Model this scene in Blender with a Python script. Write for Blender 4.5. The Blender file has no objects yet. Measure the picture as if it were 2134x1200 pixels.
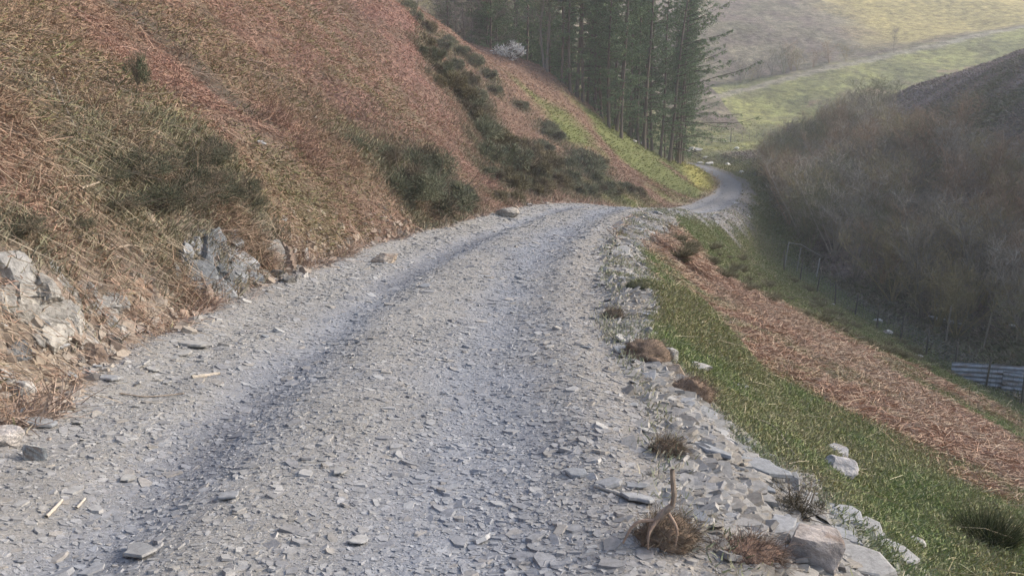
import bpy, math, random
import numpy as np
R = math.radians
sc = bpy.context.scene
# ---------------------------------------------------------------- camera, world, sun, exposure
PITCH = R(14.0); FPX = 1675.0            # focal length in pixels of a 2134 px wide frame
cam = bpy.data.cameras.new("camera"); camo = bpy.data.objects.new("camera", cam)
sc.collection.objects.link(camo)
cam.sensor_width = 36.0; cam.lens = 36.0 * FPX / 2134.0
cam.clip_start = 0.05; cam.clip_end = 3000
camo.location = (0, 0, 0); camo.rotation_euler = (R(90) - PITCH, 0, 0)
sc.camera = camo
SUN_EL = R(27); SUN_AZ = R(77)           # azimuth from +Y towards +X
w = bpy.data.worlds.new("World"); sc.world = w; w.use_nodes = True
nt = w.node_tree; bg = nt.nodes["Background"]
sky = nt.nodes.new("ShaderNodeTexSky"); sky.sky_type = 'NISHITA'; sky.sun_disc = False
sky.sun_elevation = SUN_EL; sky.sun_rotation = SUN_AZ; sky.dust_density = 4.0; sky.air_density = 1.0
nt.links.new(sky.outputs[0], bg.inputs[0]); bg.inputs[1].default_value = 0.15
sl = bpy.data.lights.new("sun", 'SUN'); sl.energy = 2.0; sl.angle = R(2.0); sl.color = (1.0, 0.92, 0.83)
so = bpy.data.objects.new("sun", sl); sc.collection.objects.link(so)
so.rotation_euler = (R(90) - SUN_EL, 0, math.pi - SUN_AZ)
sc.view_settings.view_transform = 'Standard'; sc.view_settings.look = 'None'
sc.view_settings.exposure = 1.08; sc.view_settings.gamma = 1.0
sc.cycles.max_bounces = 5; sc.cycles.diffuse_bounces = 3; sc.cycles.volume_bounces = 1
sc.cycles.transparent_max_bounces = 4
try: sc.cycles.use_denoising = True
except Exception: pass

# ---------------------------------------------------------------- numeric helpers
rng = np.random.default_rng(7)
CT, ST = math.cos(PITCH), math.sin(PITCH)
def ray(px, py):
    u = (px - 1067.0) / FPX; v = (600.0 - py) / FPX
    return np.array([u, CT + v * ST, -ST + v * CT])
def at(px, py, Y):
    d = ray(px, py); return d * (Y / d[1])
def _hash(ix, iy, seed):
    h = (ix.astype(np.int64) * 374761393 + iy.astype(np.int64) * 668265263 + seed * 974634777) & 0xffffffff
    h = ((h ^ (h >> 13)) * 1274126177) & 0xffffffff
    return ((h ^ (h >> 16)) & 0xffff) / 65535.0
def vnoise(x, y, seed=0):
    x = np.asarray(x, float); y = np.asarray(y, float)
    ix = np.floor(x); iy = np.floor(y); fx = x - ix; fy = y - iy
    fx = fx * fx * (3 - 2 * fx); fy = fy * fy * (3 - 2 * fy)
    a = _hash(ix, iy, seed); b = _hash(ix + 1, iy, seed); c = _hash(ix, iy + 1, seed); d = _hash(ix + 1, iy + 1, seed)
    return (a * (1 - fx) + b * fx) * (1 - fy) + (c * (1 - fx) + d * fx) * fy
def fbm(x, y, scale, octs=4, seed=0, gain=0.5):
    t = 0; a = 1.0; n = 0; f = 1.0 / scale
    for o in range(octs):
        t = t + a * (vnoise(np.asarray(x) * f + 17.3 * o, np.asarray(y) * f - 9.1 * o, seed + o) * 2 - 1); n += a; a *= gain; f *= 2.03
    return t / n
def sstep(a, b, x):
    t = np.clip((x - a) / (b - a), 0, 1); return t * t * (3 - 2 * t)
def mixc(c0, c1, t):
    t = np.asarray(t)[..., None]; return np.asarray(c0) * (1 - t) + np.asarray(c1) * t

# ---------------------------------------------------------------- the track line (wheel centre) : Y, X, Z, left half width, right half width
TR = np.array([
 (-14,-0.95,-0.35,2.2,1.8),(-6,-0.95,-1.05,2.2,1.8),(0,-.95,-1.6,2.0,1.7),(4,-.95,-1.96,1.98,1.75),(8,-.92,-2.32,2.1,1.9),(12,-.62,-2.68,2.1,2.0),(16,-.05,-3.05,2.0,1.95),
 (20,.65,-3.42,1.9,1.9),(25,1.75,-3.88,1.9,1.9),(29,2.7,-4.3,1.9,2.1),(33,3.9,-4.8,2.0,2.3),(39,5.9,-5.72,2.0,2.2),(45,8.3,-6.85,1.9,2.0),(52,11.2,-7.9,1.8,1.9),(60,14.6,-8.8,1.6,1.5),(68,17.6,-9.4,1.5,1.4),
 (75,20.2,-9.72,1.3,1.2),(83,22.6,-10.08,1.25,1.1),(90,24.4,-10.28,1.2,1.1),(97,25.3,-10.38,1.2,1.1),(104,25.6,-10.42,1.2,1.1),(110,25.4,-10.45,1.2,1.1),(116,24.2,-10.55,1.4,1.4),(121,22.0,-10.8,1.6,1.6),(125,16,-10.8,1.5,1.5),(128,8,-10.4,1.5,1.5)])
def catmull(P, per=10):
    out = []
    n = len(P)
    for i in range(n - 1):
        p0, p1, p2, p3 = P[max(i - 1, 0)], P[i], P[i + 1], P[min(i + 2, n - 1)]
        for k in range(per):
            t = k / per
            out.append(.5 * ((2 * p1) + (-p0 + p2) * t + (2 * p0 - 5 * p1 + 4 * p2 - p3) * t * t + (-p0 + 3 * p1 - 3 * p2 + p3) * t ** 3))
    out.append(P[-1]); return np.array(out)
TRS = catmull(TR, 10)
_tx, _ty = TRS[:, 1], TRS[:, 0]
_gx, _gy = np.gradient(_tx), np.gradient(_ty)
_gl = np.hypot(_gx, _gy); _gx /= _gl; _gy /= _gl
def track(x, y):
    """signed lateral offset (right positive), height, half widths of the nearest point of the track"""
    x = np.asarray(x, float); y = np.asarray(y, float); sh = x.shape; x = x.ravel(); y = y.ravel()
    idx = np.empty(len(x), int)
    for s in range(0, len(x), 20000):
        d = (x[s:s+20000, None] - _tx) ** 2 + (y[s:s+20000, None] - _ty) ** 2
        idx[s:s+20000] = d.argmin(1)
    dx = x - _tx[idx]; dy = y - _ty[idx]
    t = dx * _gx[idx] + dy * _gy[idx]
    lat = dx * _gy[idx] - dy * _gx[idx]
    # interpolate along the track
    s = idx + np.clip(t / np.where(_gl[idx] > 0, _gl[idx], 1), -1, 1)
    z = np.interp(s, np.arange(len(TRS)), TRS[:, 2]); wl = np.interp(s, np.arange(len(TRS)), TRS[:, 3]); wr = np.interp(s, np.arange(len(TRS)), TRS[:, 4])
    dist = np.hypot(dx, dy); u = np.where(np.abs(t) < 1.5, lat, np.sign(lat) * dist)
    return u.reshape(sh), z.reshape(sh), wl.reshape(sh), wr.reshape(sh), s.reshape(sh)

# ---------------------------------------------------------------- terrain anchors
A = []
def ap(px, py, Y): A.append(tuple(at(px, py, Y)))
for r in TR[::1]:
    A.append((r[1], r[0], r[2]))
def toe(Y): return np.interp(Y, TR[:, 0], TR[:, 1]) - 2.2
def zr(Y): return np.interp(Y, TR[:, 0], TR[:, 2])
for Y in (-12, -6, 0, 4, 8, 12, 16, 20, 25):
    for d in (1.5, 4, 8, 14):
        if Y >= 20 and d > 9: continue
        A.append((toe(Y) - d, Y, zr(Y) + .40 + .77 * d))
A += [(-30,-10,20),(-30,10,19),(-26,25,17),(-45,30,30),(-60,0,40),(-60,60,36),(-30,45,15),(-22,36,11.5),(-14,30,6.6),(-60,110,36),(-110,150,60),(-110,50,60)]
for p in [(600,0,30),(700,0,35),(810,0,39),(870,60,38),(905,160,36),(960,250,33.5),(1000,340,31),(800,200,29),(880,300,28),(700,300,23),
          (1060,395,34),
          (900,70,66),(960,90,75),(870,10,72),(1000,200,62),(1000,300,52),(1100,300,56),(1050,350,45),(1150,385,42),(1200,350,58),(1200,280,66),(1200,215,76),
          (1100,160,74),(1134,146,78),(1050,110,77),(1300,350,68),(1300,300,77),(1395,338,84),(1400,400,72),(1440,345,90),(1480,352,93),(1475,400,80),
          (1300,285,79)]: ap(*p)
A += [(-4,46,-0.4),(-8,48,1.4),(2,47,-4.6),(-16,64,9.5),(-26,60,15)]
A += [(14,99,-9.3),(5,97,-6.5),(-5,93,-2.0),(20,110,-10.3),(-14,90,2.0),(-25,95,7),(22,102,-10.0)]
for p in [(900,0,140),(1100,0,150),(1100,150,135),(1200,270,122),(1300,305,122),(1400,300,130),(1400,200,160),(1300,100,185),(1300,0,210),
          (1460,322,122),(1500,337,116),(1560,335,113),(1500,300,134),(1560,298,134),(1600,300,130),(1500,240,152),(1600,230,158),(1700,240,152),(1800,212,156),(2000,165,166),(2134,140,172),
          (1530,192,168),(1620,170,172),(1700,149,176),(1850,117,182),(2000,84,188),(2134,56,194),
          (1530,165,180),(1700,110,190),(1700,60,206),(1850,80,200),(1850,0,232),(2050,60,205),(2070,0,225),(1500,0,232),(2134,0,232)]: ap(*p)
A += [(-60,170,52),(0,300,62),(120,300,62),(240,300,70),(240,190,38),(200,130,20),(-60,300,90),(240,60,44),(240,-10,50)]
# right bank, valley floor
for Y in (-8, 0, 5, 10, 15, 20, 27, 33, 40, 48):
    x0, z0 = np.interp(Y, TR[:, 0], TR[:, 1]), zr(Y)
    xs = np.interp(Y, (-8, 33, 55, 70, 95), (18.5, 20.5, 19.5, 23.0, 29.5)); zs = np.interp(Y, (-8, 33, 55), (-10.6, -12.4, -12.2))
    for t in (.16, .38, .65, 1.0):
        X = x0 + 1.5 + (xs - x0 - 1.5) * t
        dz = np.interp(Y, (6, 14), (.08, .25)); A.append((X, Y, z0 - dz + (zs - z0 + dz) * (t + np.interp(Y, (18, 34), (-.06, .07)) * math.sin(math.pi * t))))
for p in [(1640,555,55),(1610,470,69),(1560,425,80),(1580,400,86),(1600,372,98)]: ap(*p)
A += [(24,20,-11.6),(24,36,-12.6),(25,50,-12.2),(29.6,45,-10.9),(35,55,-7),(38.7,62,-2.4),(44,72,1.5),(42,95,-2.1),(37,75,-6.2),(38,95,-5.6),(33,96,-8.6),(27,85,-10.9),(27.4,64,-10.4),
      (30,20,-9.5),(30,0,-8),(42,20,1),(42,0,2),(42,40,1.5),(60,0,13),(60,30,14),(60,55,13),(58,75,7.5),(52,98,0.2),(85,60,28),(85,20,30),(110,90,20),(80,105,2),(60,118,-5),(50,112,-5.5),(95,125,-2),(130,130,4)]
A = np.array(A)
def tps_fit(P, lam):
    n = len(P); X = P[:, :2] / 50.0; r2 = ((X[:, None] - X[None]) ** 2).sum(-1)
    K = .5 * r2 * np.log(r2 + 1e-12) + lam * np.eye(n)
    Q = np.c_[np.ones(n), X]; M = np.zeros((n + 3, n + 3)); M[:n, :n] = K; M[:n, n:] = Q; M[n:, :n] = Q.T
    return np.linalg.solve(M, np.r_[P[:, 2], 0, 0, 0])
TW = tps_fit(A, 2e-4)
def tps(x, y):
    sh = x.shape; x = x.ravel() / 50; y = y.ravel() / 50; out = np.empty(len(x)); AX = A[:, 0] / 50; AY = A[:, 1] / 50
    for s in range(0, len(x), 40000):
        xs, ys = x[s:s+40000], y[s:s+40000]
        r2 = (xs[:, None] - AX) ** 2 + (ys[:, None] - AY) ** 2
        out[s:s+40000] = (.5 * r2 * np.log(r2 + 1e-12)) @ TW[:len(A)] + TW[-3] + TW[-2] * xs + TW[-1] * ys
    return out.reshape(sh)
def axis(lo, hi, c, s0, k):
    a = [c]
    while a[-1] < hi: a.append(a[-1] + s0 + k * abs(a[-1] - c))
    b = [c]
    while b[-1] > lo: b.append(b[-1] - s0 - k * abs(b[-1] - c))
    return np.array(b[::-1][:-1] + a)
GX = axis(-110, 240, -.4, .032, .0095); GY = axis(-14, 300, 4.0, .035, .0085)
XX, YY = np.meshgrid(GX, GY)
U, ZR, WL, WR, SS = track(XX, YY)
BASE = tps(XX, YY)
# seepage of the shape of the slopes: lumps and terracettes
far = np.hypot(XX, YY)
hillmask = sstep(2.5, 6.0, np.abs(U))
BASE = BASE + hillmask * (0.35 * fbm(XX, YY, 7.0, 3, 3) * sstep(6, 20, far) + 0.9 * fbm(XX, YY, 26.0, 3, 5) * sstep(50, 110, far) + .12 * fbm(XX, YY, 1.6, 3, 8) + .20 * fbm(XX, YY * .7, 2.6, 3, 9) * (U < 0))
# track bench
edge_l = sstep(0.0, 1.0, (-(U) - WL) / np.where(YY < 20, 1.6, 3.2))
edge_r = sstep(0.0, 1.0, (U - WR) / np.where(YY < 20, 2.2, 3.0))
edge_l = sstep(0.0, 1.0, (-(U) - WL) / 1.6) * .25 + .75 * edge_l
bl = np.where(U < 0, edge_l, edge_r)
q = fbm(U * 1.6, SS * .35, 1.0, 3, 21) 
rut = -.058 * np.exp(-((U + .80 + .05 * q) / .26) ** 2) - .035 * np.exp(-((U - .80 + .05 * q) / .34) ** 2) + .022 * np.exp(-((U + .1) / .38) ** 2) + .03 * np.exp(-((U + 1.35) / .3) ** 2) + .035 * np.exp(-((U - 1.45) / .25) ** 2)
berm_l = .10 * np.exp(-((U + WL) / .35) ** 2)
bench = ZR + rut + berm_l + .022 * fbm(XX, YY * .45, .55, 4, 31) + .006 * fbm(XX, YY, .12, 3, 35) * (far < 25)
H = bench * (1 - bl) + BASE * bl
# steep little cut bank at the foot of the left slope, and the broken lip of the right slope
cut = np.where(U < 0, sstep(0, .55, -U - WL - .15 - .25 * fbm(XX, YY, 1.4, 3, 41)) * (1 - sstep(1.5, 8.0, -U - WL)), 0)
H = H + cut * (.42 * sstep(30, 8, YY) + .16 * sstep(60, 25, YY))
lip = np.where(U > 0, np.exp(-((U - WR - .9 - .3 * fbm(XX, YY, 1.1, 2, 43)) / .42) ** 2), 0)
H = H - lip * .10 * sstep(30, 10, YY) * (YY > 0)
knoll = np.exp(-(((XX - 2.15) / .75) ** 2 + ((YY - 9.6) / 1.3) ** 2)); H = H + .42 * knoll
off = np.where(U < 0, -U - WL, U - WR)
rough = sstep(.0, .8, off)
H = H + rough * (.07 * fbm(XX, YY, .55, 4, 51) * sstep(40, 14, far) + .025 * fbm(XX, YY, .14, 2, 55) * (far < 20)) * np.where(U > 0, .6, 1.0)
def gh(x, y):
    x = np.asarray(x, float); y = np.asarray(y, float)
    i = np.clip(np.searchsorted(GX, x) - 1, 0, len(GX) - 2); j = np.clip(np.searchsorted(GY, y) - 1, 0, len(GY) - 2)
    fx = np.clip((x - GX[i]) / (GX[i+1] - GX[i]), 0, 1); fy = np.clip((y - GY[j]) / (GY[j+1] - GY[j]), 0, 1)
    return (H[j, i] * (1-fx) + H[j, i+1] * fx) * (1-fy) + (H[j+1, i] * (1-fx) + H[j+1, i+1] * fx) * fy
def gn(x, y, e=.12):
    zx = (gh(x + e, y) - gh(x - e, y)) / (2 * e); zy = (gh(x, y + e) - gh(x, y - e)) / (2 * e)
    n = np.stack([-zx, -zy, np.ones_like(zx)], -1); return n / np.linalg.norm(n, axis=-1, keepdims=True)
_TS = np.concatenate([np.arange(2, 12, .03), np.arange(12, 60, .12), np.arange(60, 330, .4)])
def gnd(px, py, skip=0.0):
    """where the line of sight of a point of the photograph first meets the ground"""
    d = ray(px, py); d = d / d[1]; Y = _TS[_TS > skip]
    below = gh(d[0] * Y, Y) > d[2] * Y
    if not below.any(): return None
    k = int(np.argmax(below)); y1 = Y[k]; y0 = Y[max(k-1, 0)]
    for _ in range(12):
        m = .5 * (y0 + y1)
        if gh(d[0] * m, m) > d[2] * m: y1 = m
        else: y0 = m
    return np.array([d[0] * y1, y1, float(gh(d[0] * y1, y1))])
def gnds(pts, skip=0.0):
    out = [gnd(a, b, skip) for a, b in pts]; return np.array([o for o in out if o is not None])
# ---------------------------------------------------------------- materials
def mat(name, col=None, rough=.92, n_scale=40.0, n_amt=.25, bump=.25, bump_scale=60.0, spec=.25, coarse=0.0, translucent=0.0):
    m = bpy.data.materials.new(name); m.use_nodes = True; t = m.node_tree; N = t.nodes; L = t.links
    b = N["Principled BSDF"]; b.inputs["Roughness"].default_value = rough; b.inputs["Specular IOR Level"].default_value = spec
    if col is None:
        a = N.new("ShaderNodeAttribute"); a.attribute_name = "Col"; src = a.outputs["Color"]
    else:
        a = N.new("ShaderNodeRGB"); a.outputs[0].default_value = (*col, 1); src = a.outputs[0]
    tc = N.new("ShaderNodeNewGeometry")
    if n_amt > 0:
        n = N.new("ShaderNodeTexNoise"); n.inputs["Scale"].default_value = n_scale; n.inputs["Detail"].default_value = 5; n.inputs["Roughness"].default_value = .65
        L.new(tc.outputs["Position"], n.inputs["Vector"])
        r = N.new("ShaderNodeMapRange"); r.inputs[1].default_value = .3; r.inputs[2].default_value = .7; r.inputs[3].default_value = 1 - n_amt; r.inputs[4].default_value = 1 + n_amt
        L.new(n.outputs[0], r.inputs[0])
        v = N.new("ShaderNodeVectorMath"); v.operation = 'SCALE'; L.new(src, v.inputs[0]); L.new(r.outputs[0], v.inputs[3]); src = v.outputs[0]
    L.new(src, b.inputs["Base Color"])
    if bump > 0:
        n2 = N.new("ShaderNodeTexNoise"); n2.inputs["Scale"].default_value = bump_scale; n2.inputs["Detail"].default_value = 6; n2.inputs["Roughness"].default_value = .7
        L.new(tc.outputs["Position"], n2.inputs["Vector"])
        bp = N.new("ShaderNodeBump"); bp.inputs["Strength"].default_value = bump; bp.inputs["Distance"].default_value = .6 / bump_scale
        L.new(n2.outputs[0], bp.inputs["Height"]); L.new(bp.outputs[0], b.inputs["Normal"])
    return m
M_earth = mat("earth_and_turf", n_scale=22, n_amt=.35, bump=.7, bump_scale=45)
M_far = mat("distant_turf", n_scale=.55, n_amt=.55, bump=1.0, bump_scale=.9)
M_track = mat("crushed_slate", n_scale=55, n_amt=.35, bump=.9, bump_scale=90, spec=.35)
M_chip = mat("slate_chips", n_scale=34, n_amt=.28, bump=.5, bump_scale=120, spec=.4, rough=.75)
M_rock = mat("weathered_slate_rock", n_scale=14, n_amt=.38, bump=1.0, bump_scale=26, spec=.35, rough=.8)
M_leaf = mat("dry_and_green_blades", n_amt=0, bump=0, spec=.15, rough=.85)
M_wood = mat("weathered_wood", n_scale=30, n_amt=.3, bump=.6, bump_scale=80)
M_metal = mat("dull_galvanised_metal", n_scale=6, n_amt=.25, bump=.2, bump_scale=30, rough=.5, spec=.5)

# ---------------------------------------------------------------- mesh helpers
COLL = sc.collection
def mesh(name, V, F, C=None, material=None, smooth=False, parent=None):
    """V (n,3); F (m,k) array of one polygon size, or a list of such arrays; C (n,3) colours per vertex"""
    me = bpy.data.meshes.new(name); V = np.asarray(V, np.float32)
    if isinstance(F, np.ndarray): F = [F]
    F = [f for f in F if len(f)]
    me.vertices.add(len(V)); me.vertices.foreach_set("co", V.ravel())
    nl = sum(f.size for f in F); nf = sum(len(f) for f in F)
    me.loops.add(nl); me.polygons.add(nf)
    me.loops.foreach_set("vertex_index", np.concatenate([f.ravel() for f in F]).astype(np.int32))
    tot = np.concatenate([np.full(len(f), f.shape[1]) for f in F]); st = np.r_[0, np.cumsum(tot)[:-1]]
    me.polygons.foreach_set("loop_start", st.astype(np.int32))
    me.polygons.foreach_set("use_smooth", np.full(nf, smooth))
    if C is not None:
        a = me.attributes.new("Col", 'FLOAT_COLOR', 'POINT')
        c = np.ones((len(V), 4), np.float32); c[:, :3] = np.clip(C, 0, 1); a.data.foreach_set("color", c.ravel())
    me.update(calc_edges=True); me.validate()
    if material: me.materials.append(material)
    o = bpy.data.objects.new(name, me); COLL.objects.link(o)
    if parent: o.parent = parent
    return o
def tag(o, label=None, cat=None, group=None, kind=None):
    if label: o["label"] = label
    if cat: o["category"] = cat
    if group: o["group"] = group
    if kind: o["kind"] = kind
    elif cat: o["kind"] = 'thing'
    return o
def empty(name, loc, rz=0.0, scale=1.0):
    o = bpy.data.objects.new(name, None); COLL.objects.link(o); o.location = loc; o.rotation_euler = (0, 0, rz); o.scale = (scale,) * 3
    o.empty_display_size = .2; return o
def copy_tree(o, parent=None):
    c = o.copy(); COLL.objects.link(c); c.parent = parent
    for ch in list(o.children): copy_tree(ch, c)
    return c

# ---------------------------------------------------------------- surface colours (albedo, with some shade painted in on the track, laid out on the plan of the place)
def dline(x, y, P):
    P = np.asarray(P)[:, :2]; best = np.full(np.shape(x), 1e9)
    for a, b in zip(P[:-1], P[1:]):
        d = b - a; t = np.clip(((x - a[0]) * d[0] + (y - a[1]) * d[1]) / (d @ d + 1e-9), 0, 1)
        best = np.minimum(best, np.hypot(x - a[0] - t * d[0], y - a[1] - t * d[1]))
    return best
def band(x, y, P, wd, soft=.5):
    d = dline(x, y, P) + wd * .45 * fbm(x, y, wd * 1.3, 3, 77); return 1 - sstep(wd * (1 - soft), wd * (1 + soft), d)
SHEEP = gnds([(250,10),(330,70),(430,170),(500,225),(570,265),(640,310),(660,340)])
REDB = gnds([(300,150),(420,215),(520,265),(610,290)]); REDC = gnds([(560,230),(640,300),(690,370),(740,430),(790,480)])
FTRACK = gnds([(1500,203),(1530,193),(1620,171),(1700,150),(1850,118),(2000,85),(2134,57)])
RBR = gnds([(1400,518),(1500,584),(1700,708),(1900,838),(2120,975)])
PATCH = []
for a_, b_, r_, c_ in [(640,430,.9,(.09,.115,.04)),(600,520,.8,(.15,.13,.075)),(690,545,.7,(.16,.12,.085)),(300,385,.35,(.14,.15,.05)),(575,330,1.0,(.13,.10,.085)),(330,250,.5,(.12,.115,.07)),(760,420,.8,(.16,.12,.095)),(230,450,.5,(.11,.11,.06))]:
    g_ = gnd(a_, b_); PATCH.append((g_[0], g_[1], r_, c_))
STREAM = np.array([(18.5,-14),(20.5,33),(20.5,55),(23.5,70),(29.5,95),(33,112),(30,125)])
def streamx(y): return np.interp(y, STREAM[:, 1], STREAM[:, 0])
def surface(x, y, u=None, wl=None, wr=None):
    """base colour, bracken density, grass density at plan points"""
    if u is None: u, _, wl, wr, _ = track(x, y)
    n1 = fbm(x, y, 3.0, 4, 101); n5 = fbm(x, y * .8, 1.3, 4, 105); n2 = fbm(x, y, .7, 4, 111); n3 = fbm(x, y, 9.0, 3, 121); n4 = fbm(x, y, .25, 3, 131)
    red = (.205,.118,.095); tan = (.215,.15,.117); olive = (.155,.135,.085); grass = (.115,.145,.055); soil = (.125,.085,.060); slate = (.226,.237,.258); buff = (.275,.264,.243)
    # left slope
    c = mixc(tan, red, sstep(-.35, .35, n1 + .5 * n2 + .12)); c = mixc(c, olive, .8 * sstep(.0, .5, n3 + .4 * n2 + .1))
    c = mixc(c, (.265,.155,.135), .65 * sstep(13, 26, y) * sstep(-.4, .2, n2 + .3 * n1))
    br = np.where(c[..., 0] > .19, 1.0, .65); gr = sstep(.1, .5, n3 + .4 * n2) * .5
    s = band(x, y, SHEEP, .42); c = mixc(c, (.085,.07,.055), .9 * s); br = br * (1 - .6 * s)
    s = np.maximum(band(x, y, REDB, .45), band(x, y, REDC, .38)); c = mixc(c, (.20,.118,.092), .6 * s)
    for px_, py_, rr, cc_ in PATCH:
        t = 1 - sstep(.6, 1.25, np.hypot(x - px_, y - py_) / rr + .5 * n2); c = mixc(c, cc_, .42 * t); br = br * (1 - .3 * t); gr = np.maximum(gr, t * .5) if cc_[1] > cc_[0] else gr
    t = sstep(.12, .5, n5) * (u < 0) * (y < 40); c = mixc(c, (.12,.095,.07), .65 * t); br = br * (1 - .25 * t)
    # second spur and the ground below the larches
    e = sstep(40, 50, y) * (u < 0); f = sstep(-.2, .3, fbm(x, y, 5, 3, 141) + .06 * (x - 3) - .2)
    c2 = mixc((.19,.125,.09), (.125,.14,.048), f); c = mixc(c, c2, e); gr = np.where(e > .5, .7 * f, gr); br = np.where(e > .5, 1 - f, br)
    nose = sstep(0, 1, (x - 16.5) / 3.0) * sstep(70, 80, y) * (u < 0) * (y < 100); c = mixc(c, (.33,.30,.085), .85 * nose); br = br * (1 - nose)
    # right bank
    rb = u > 0; dR = dline(x, y, RBR); a = sstep(-.25, .35, n1 + .5 * n2)
    g = mixc((.175,.155,.085), grass, sstep(-.25, .35, n1 + .8 * n2))
    off = u - wr; wbr = np.interp(y, (6, 12, 20, 30, 45), (1.5, 2.7, 3.9, 4.4, 3.4)); bm = (1 - sstep(.55, 1.45, dR / wbr + .6 * n2 + .75 * n1)) * sstep(52, 44, y)
    bcol = mixc((.215,.14,.10), (.235,.185,.135), sstep(-.2, .4, n2 + .5 * n1)); cr = mixc(g, bcol, bm)
    cr = mixc(cr, (.17,.145,.075), .7 * sstep(26, 34, y) * (1 - bm) * sstep(-.3, .3, n2))
    lowg = sstep(2, 5, off) * (1 - bm) * sstep(14, 22, y); cr = mixc(cr, (.095,.09,.04), .7 * lowg)
    c = np.where(rb[..., None], cr, c); br = np.where(rb, bm, br); gr = np.where(rb, (1 - bm) * .9, gr)
    # far side of the stream
    sx = streamx(y); fs = (x > sx + .5) & (u > 0) & (y < 126); hh = mixc((.15,.125,.118), (.27,.22,.205), sstep(-.3, .3, fbm(x * .35 + y * .15, y, 1.8, 4, 151)))
    hh = mixc(hh, (.12,.125,.07), sstep(.0, .5, fbm(x, y, 10, 3, 155) + .15)); c = np.where(fs[..., None], hh, c); gr = np.where(fs, .3, gr); br = np.where(fs, .1, br)
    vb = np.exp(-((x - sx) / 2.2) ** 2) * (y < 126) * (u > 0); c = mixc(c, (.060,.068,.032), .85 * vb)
    # meadow and far hill
    ym = np.interp(x, FTRACK[:, 0], FTRACK[:, 1]); fm = sstep(118, 127, y) * sstep(10, 24, x)
    md = mixc((.15,.16,.065), (.24,.245,.09), sstep(-.25, .25, fbm(x, y, 8, 5, 161, .65))); md = mixc(md, (.14,.13,.075), .5 * sstep(.1, .4, fbm(x, y, 3, 4, 167, .6))); md = mixc(md, (.24,.16,.12), .85 * sstep(.0, .3, fbm(x, y, 7, 3, 165) + .016 * (x - 72)) * (y < ym - 14))
    c = mixc(c, md, fm); gr = np.where(fm > .5, .5, gr)
    fh = sstep(0, 3.0, y - ym - 1.0 - 6 * sstep(60, 50, x)) * (y > 118); fh = np.where(x < FTRACK[0, 0], sstep(138, 150, y), fh)
    hc = mixc((.125,.098,.085), (.185,.165,.115), sstep(-.3, .35, fbm(x, y, 5, 5, 171, .65))); hc = mixc(hc, (.07,.062,.05), .55 * sstep(.05, .4, fbm(x, y, 2.2, 4, 179, .6))); hc = mixc(hc, (.085,.085,.05), .6 * sstep(.1, .5, fbm(x + 9, y, 5, 4, 173)))
    yel = sstep(78, 96, x + 6 * n3) * sstep(ym + 2, ym + 10, y) * sstep(150, 138, x); hc = mixc(hc, (.33,.275,.10), .9 * yel)
    hc = mixc(hc, (.085,.09,.055), sstep(22, 5, x) * .7); c = mixc(c, hc, fh)
    ft = (1 - sstep(1.1, 1.9, np.abs(y - ym - .6))) * (x > FTRACK[0, 0] - 2) * (x < 160); c = mixc(c, (.25,.225,.185), .8 * ft)
    # foot of the left cut: bare soil and stone; lip of the right bank
    dl = -u - wl; s = (1 - sstep(.3, 1.2, dl + .8 * n1)) * (u < 0) * (y < 112); c = mixc(c, mixc((.18,.12,.09), (.24,.19,.15), sstep(-.1, .4, n2)), .8 * s)
    lw = np.interp(y, (0, 3.5, 4.3, 5.6, 8, 10, 12, 30, 45, 60, 110), (2.9, 1.9, 1.15, .62, .38, .45, .75, 1.2, 1.8, 1.5, .7)); sc_ = (1 - sstep(.75, 1.25, off / lw + .45 * n1 + .45 * n2)) * (u > 0) * (y < 118)
    c = mixc(c, mixc((.145,.125,.095), (.20,.19,.175), sstep(-.3, .3, n2)), sc_)
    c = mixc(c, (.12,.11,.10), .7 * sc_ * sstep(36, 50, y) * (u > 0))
    # the track
    on = (1 - sstep(-.15, .2, dl + .25 * n2)) * (1 - sstep(-.15, .2, off + .25 * n2)); on = np.where((y > 124), 0, on)
    q = np.exp(-((u + .8) / .33) ** 2) + np.exp(-((u - .75) / .5) ** 2); tc = mixc(buff, slate, np.clip(q * 1.1 - .05 + .4 * n1 + .4 * n2, 0, 1)); tc = mixc(tc, (.12,.125,.142), .8 * np.exp(-((u + .80) / .22) ** 2) * sstep(-.4, .2, n1))  # dark band of the left rut: centre ridge's shade painted into the colour
    tc = mixc(tc, (.275,.245,.205), .5 * np.exp(-((u - 1.75) / .4) ** 2)); tc = mixc(tc, (.135,.14,.155), .8 * sstep(50, 66, y)); c = mixc(c, tc, on)  # distant bend darkened: the hill's shade is put into the track colour
    scree = sc_ * (1 - on); br = br * (1 - on) * (1 - scree) * (1 - .25 * s); gr = gr * (1 - on) * (1 - scree) * (1 - .8 * s)
    c = c * (1 + .16 * n4[..., None]); return c, br, gr, on, scree
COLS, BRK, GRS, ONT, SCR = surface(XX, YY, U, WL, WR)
ROCKS = [(85,640,205,190),(228,645,120,185),(200,735,130,70),(10,730,90,130),(290,598,105,90),(335,610,70,60),(448,560,215,165),(590,558,125,120)]
RMASK = np.zeros(XX.shape)
for bx, by, wp, hp in ROCKS:
    g = gnd(bx, by); wd = wp / 1675 * np.linalg.norm(g); RMASK = np.maximum(RMASK, np.exp(-(((XX - g[0]) ** 2 + (YY - g[1]) ** 2) / (wd * .5) ** 2) ** 2))
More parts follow.
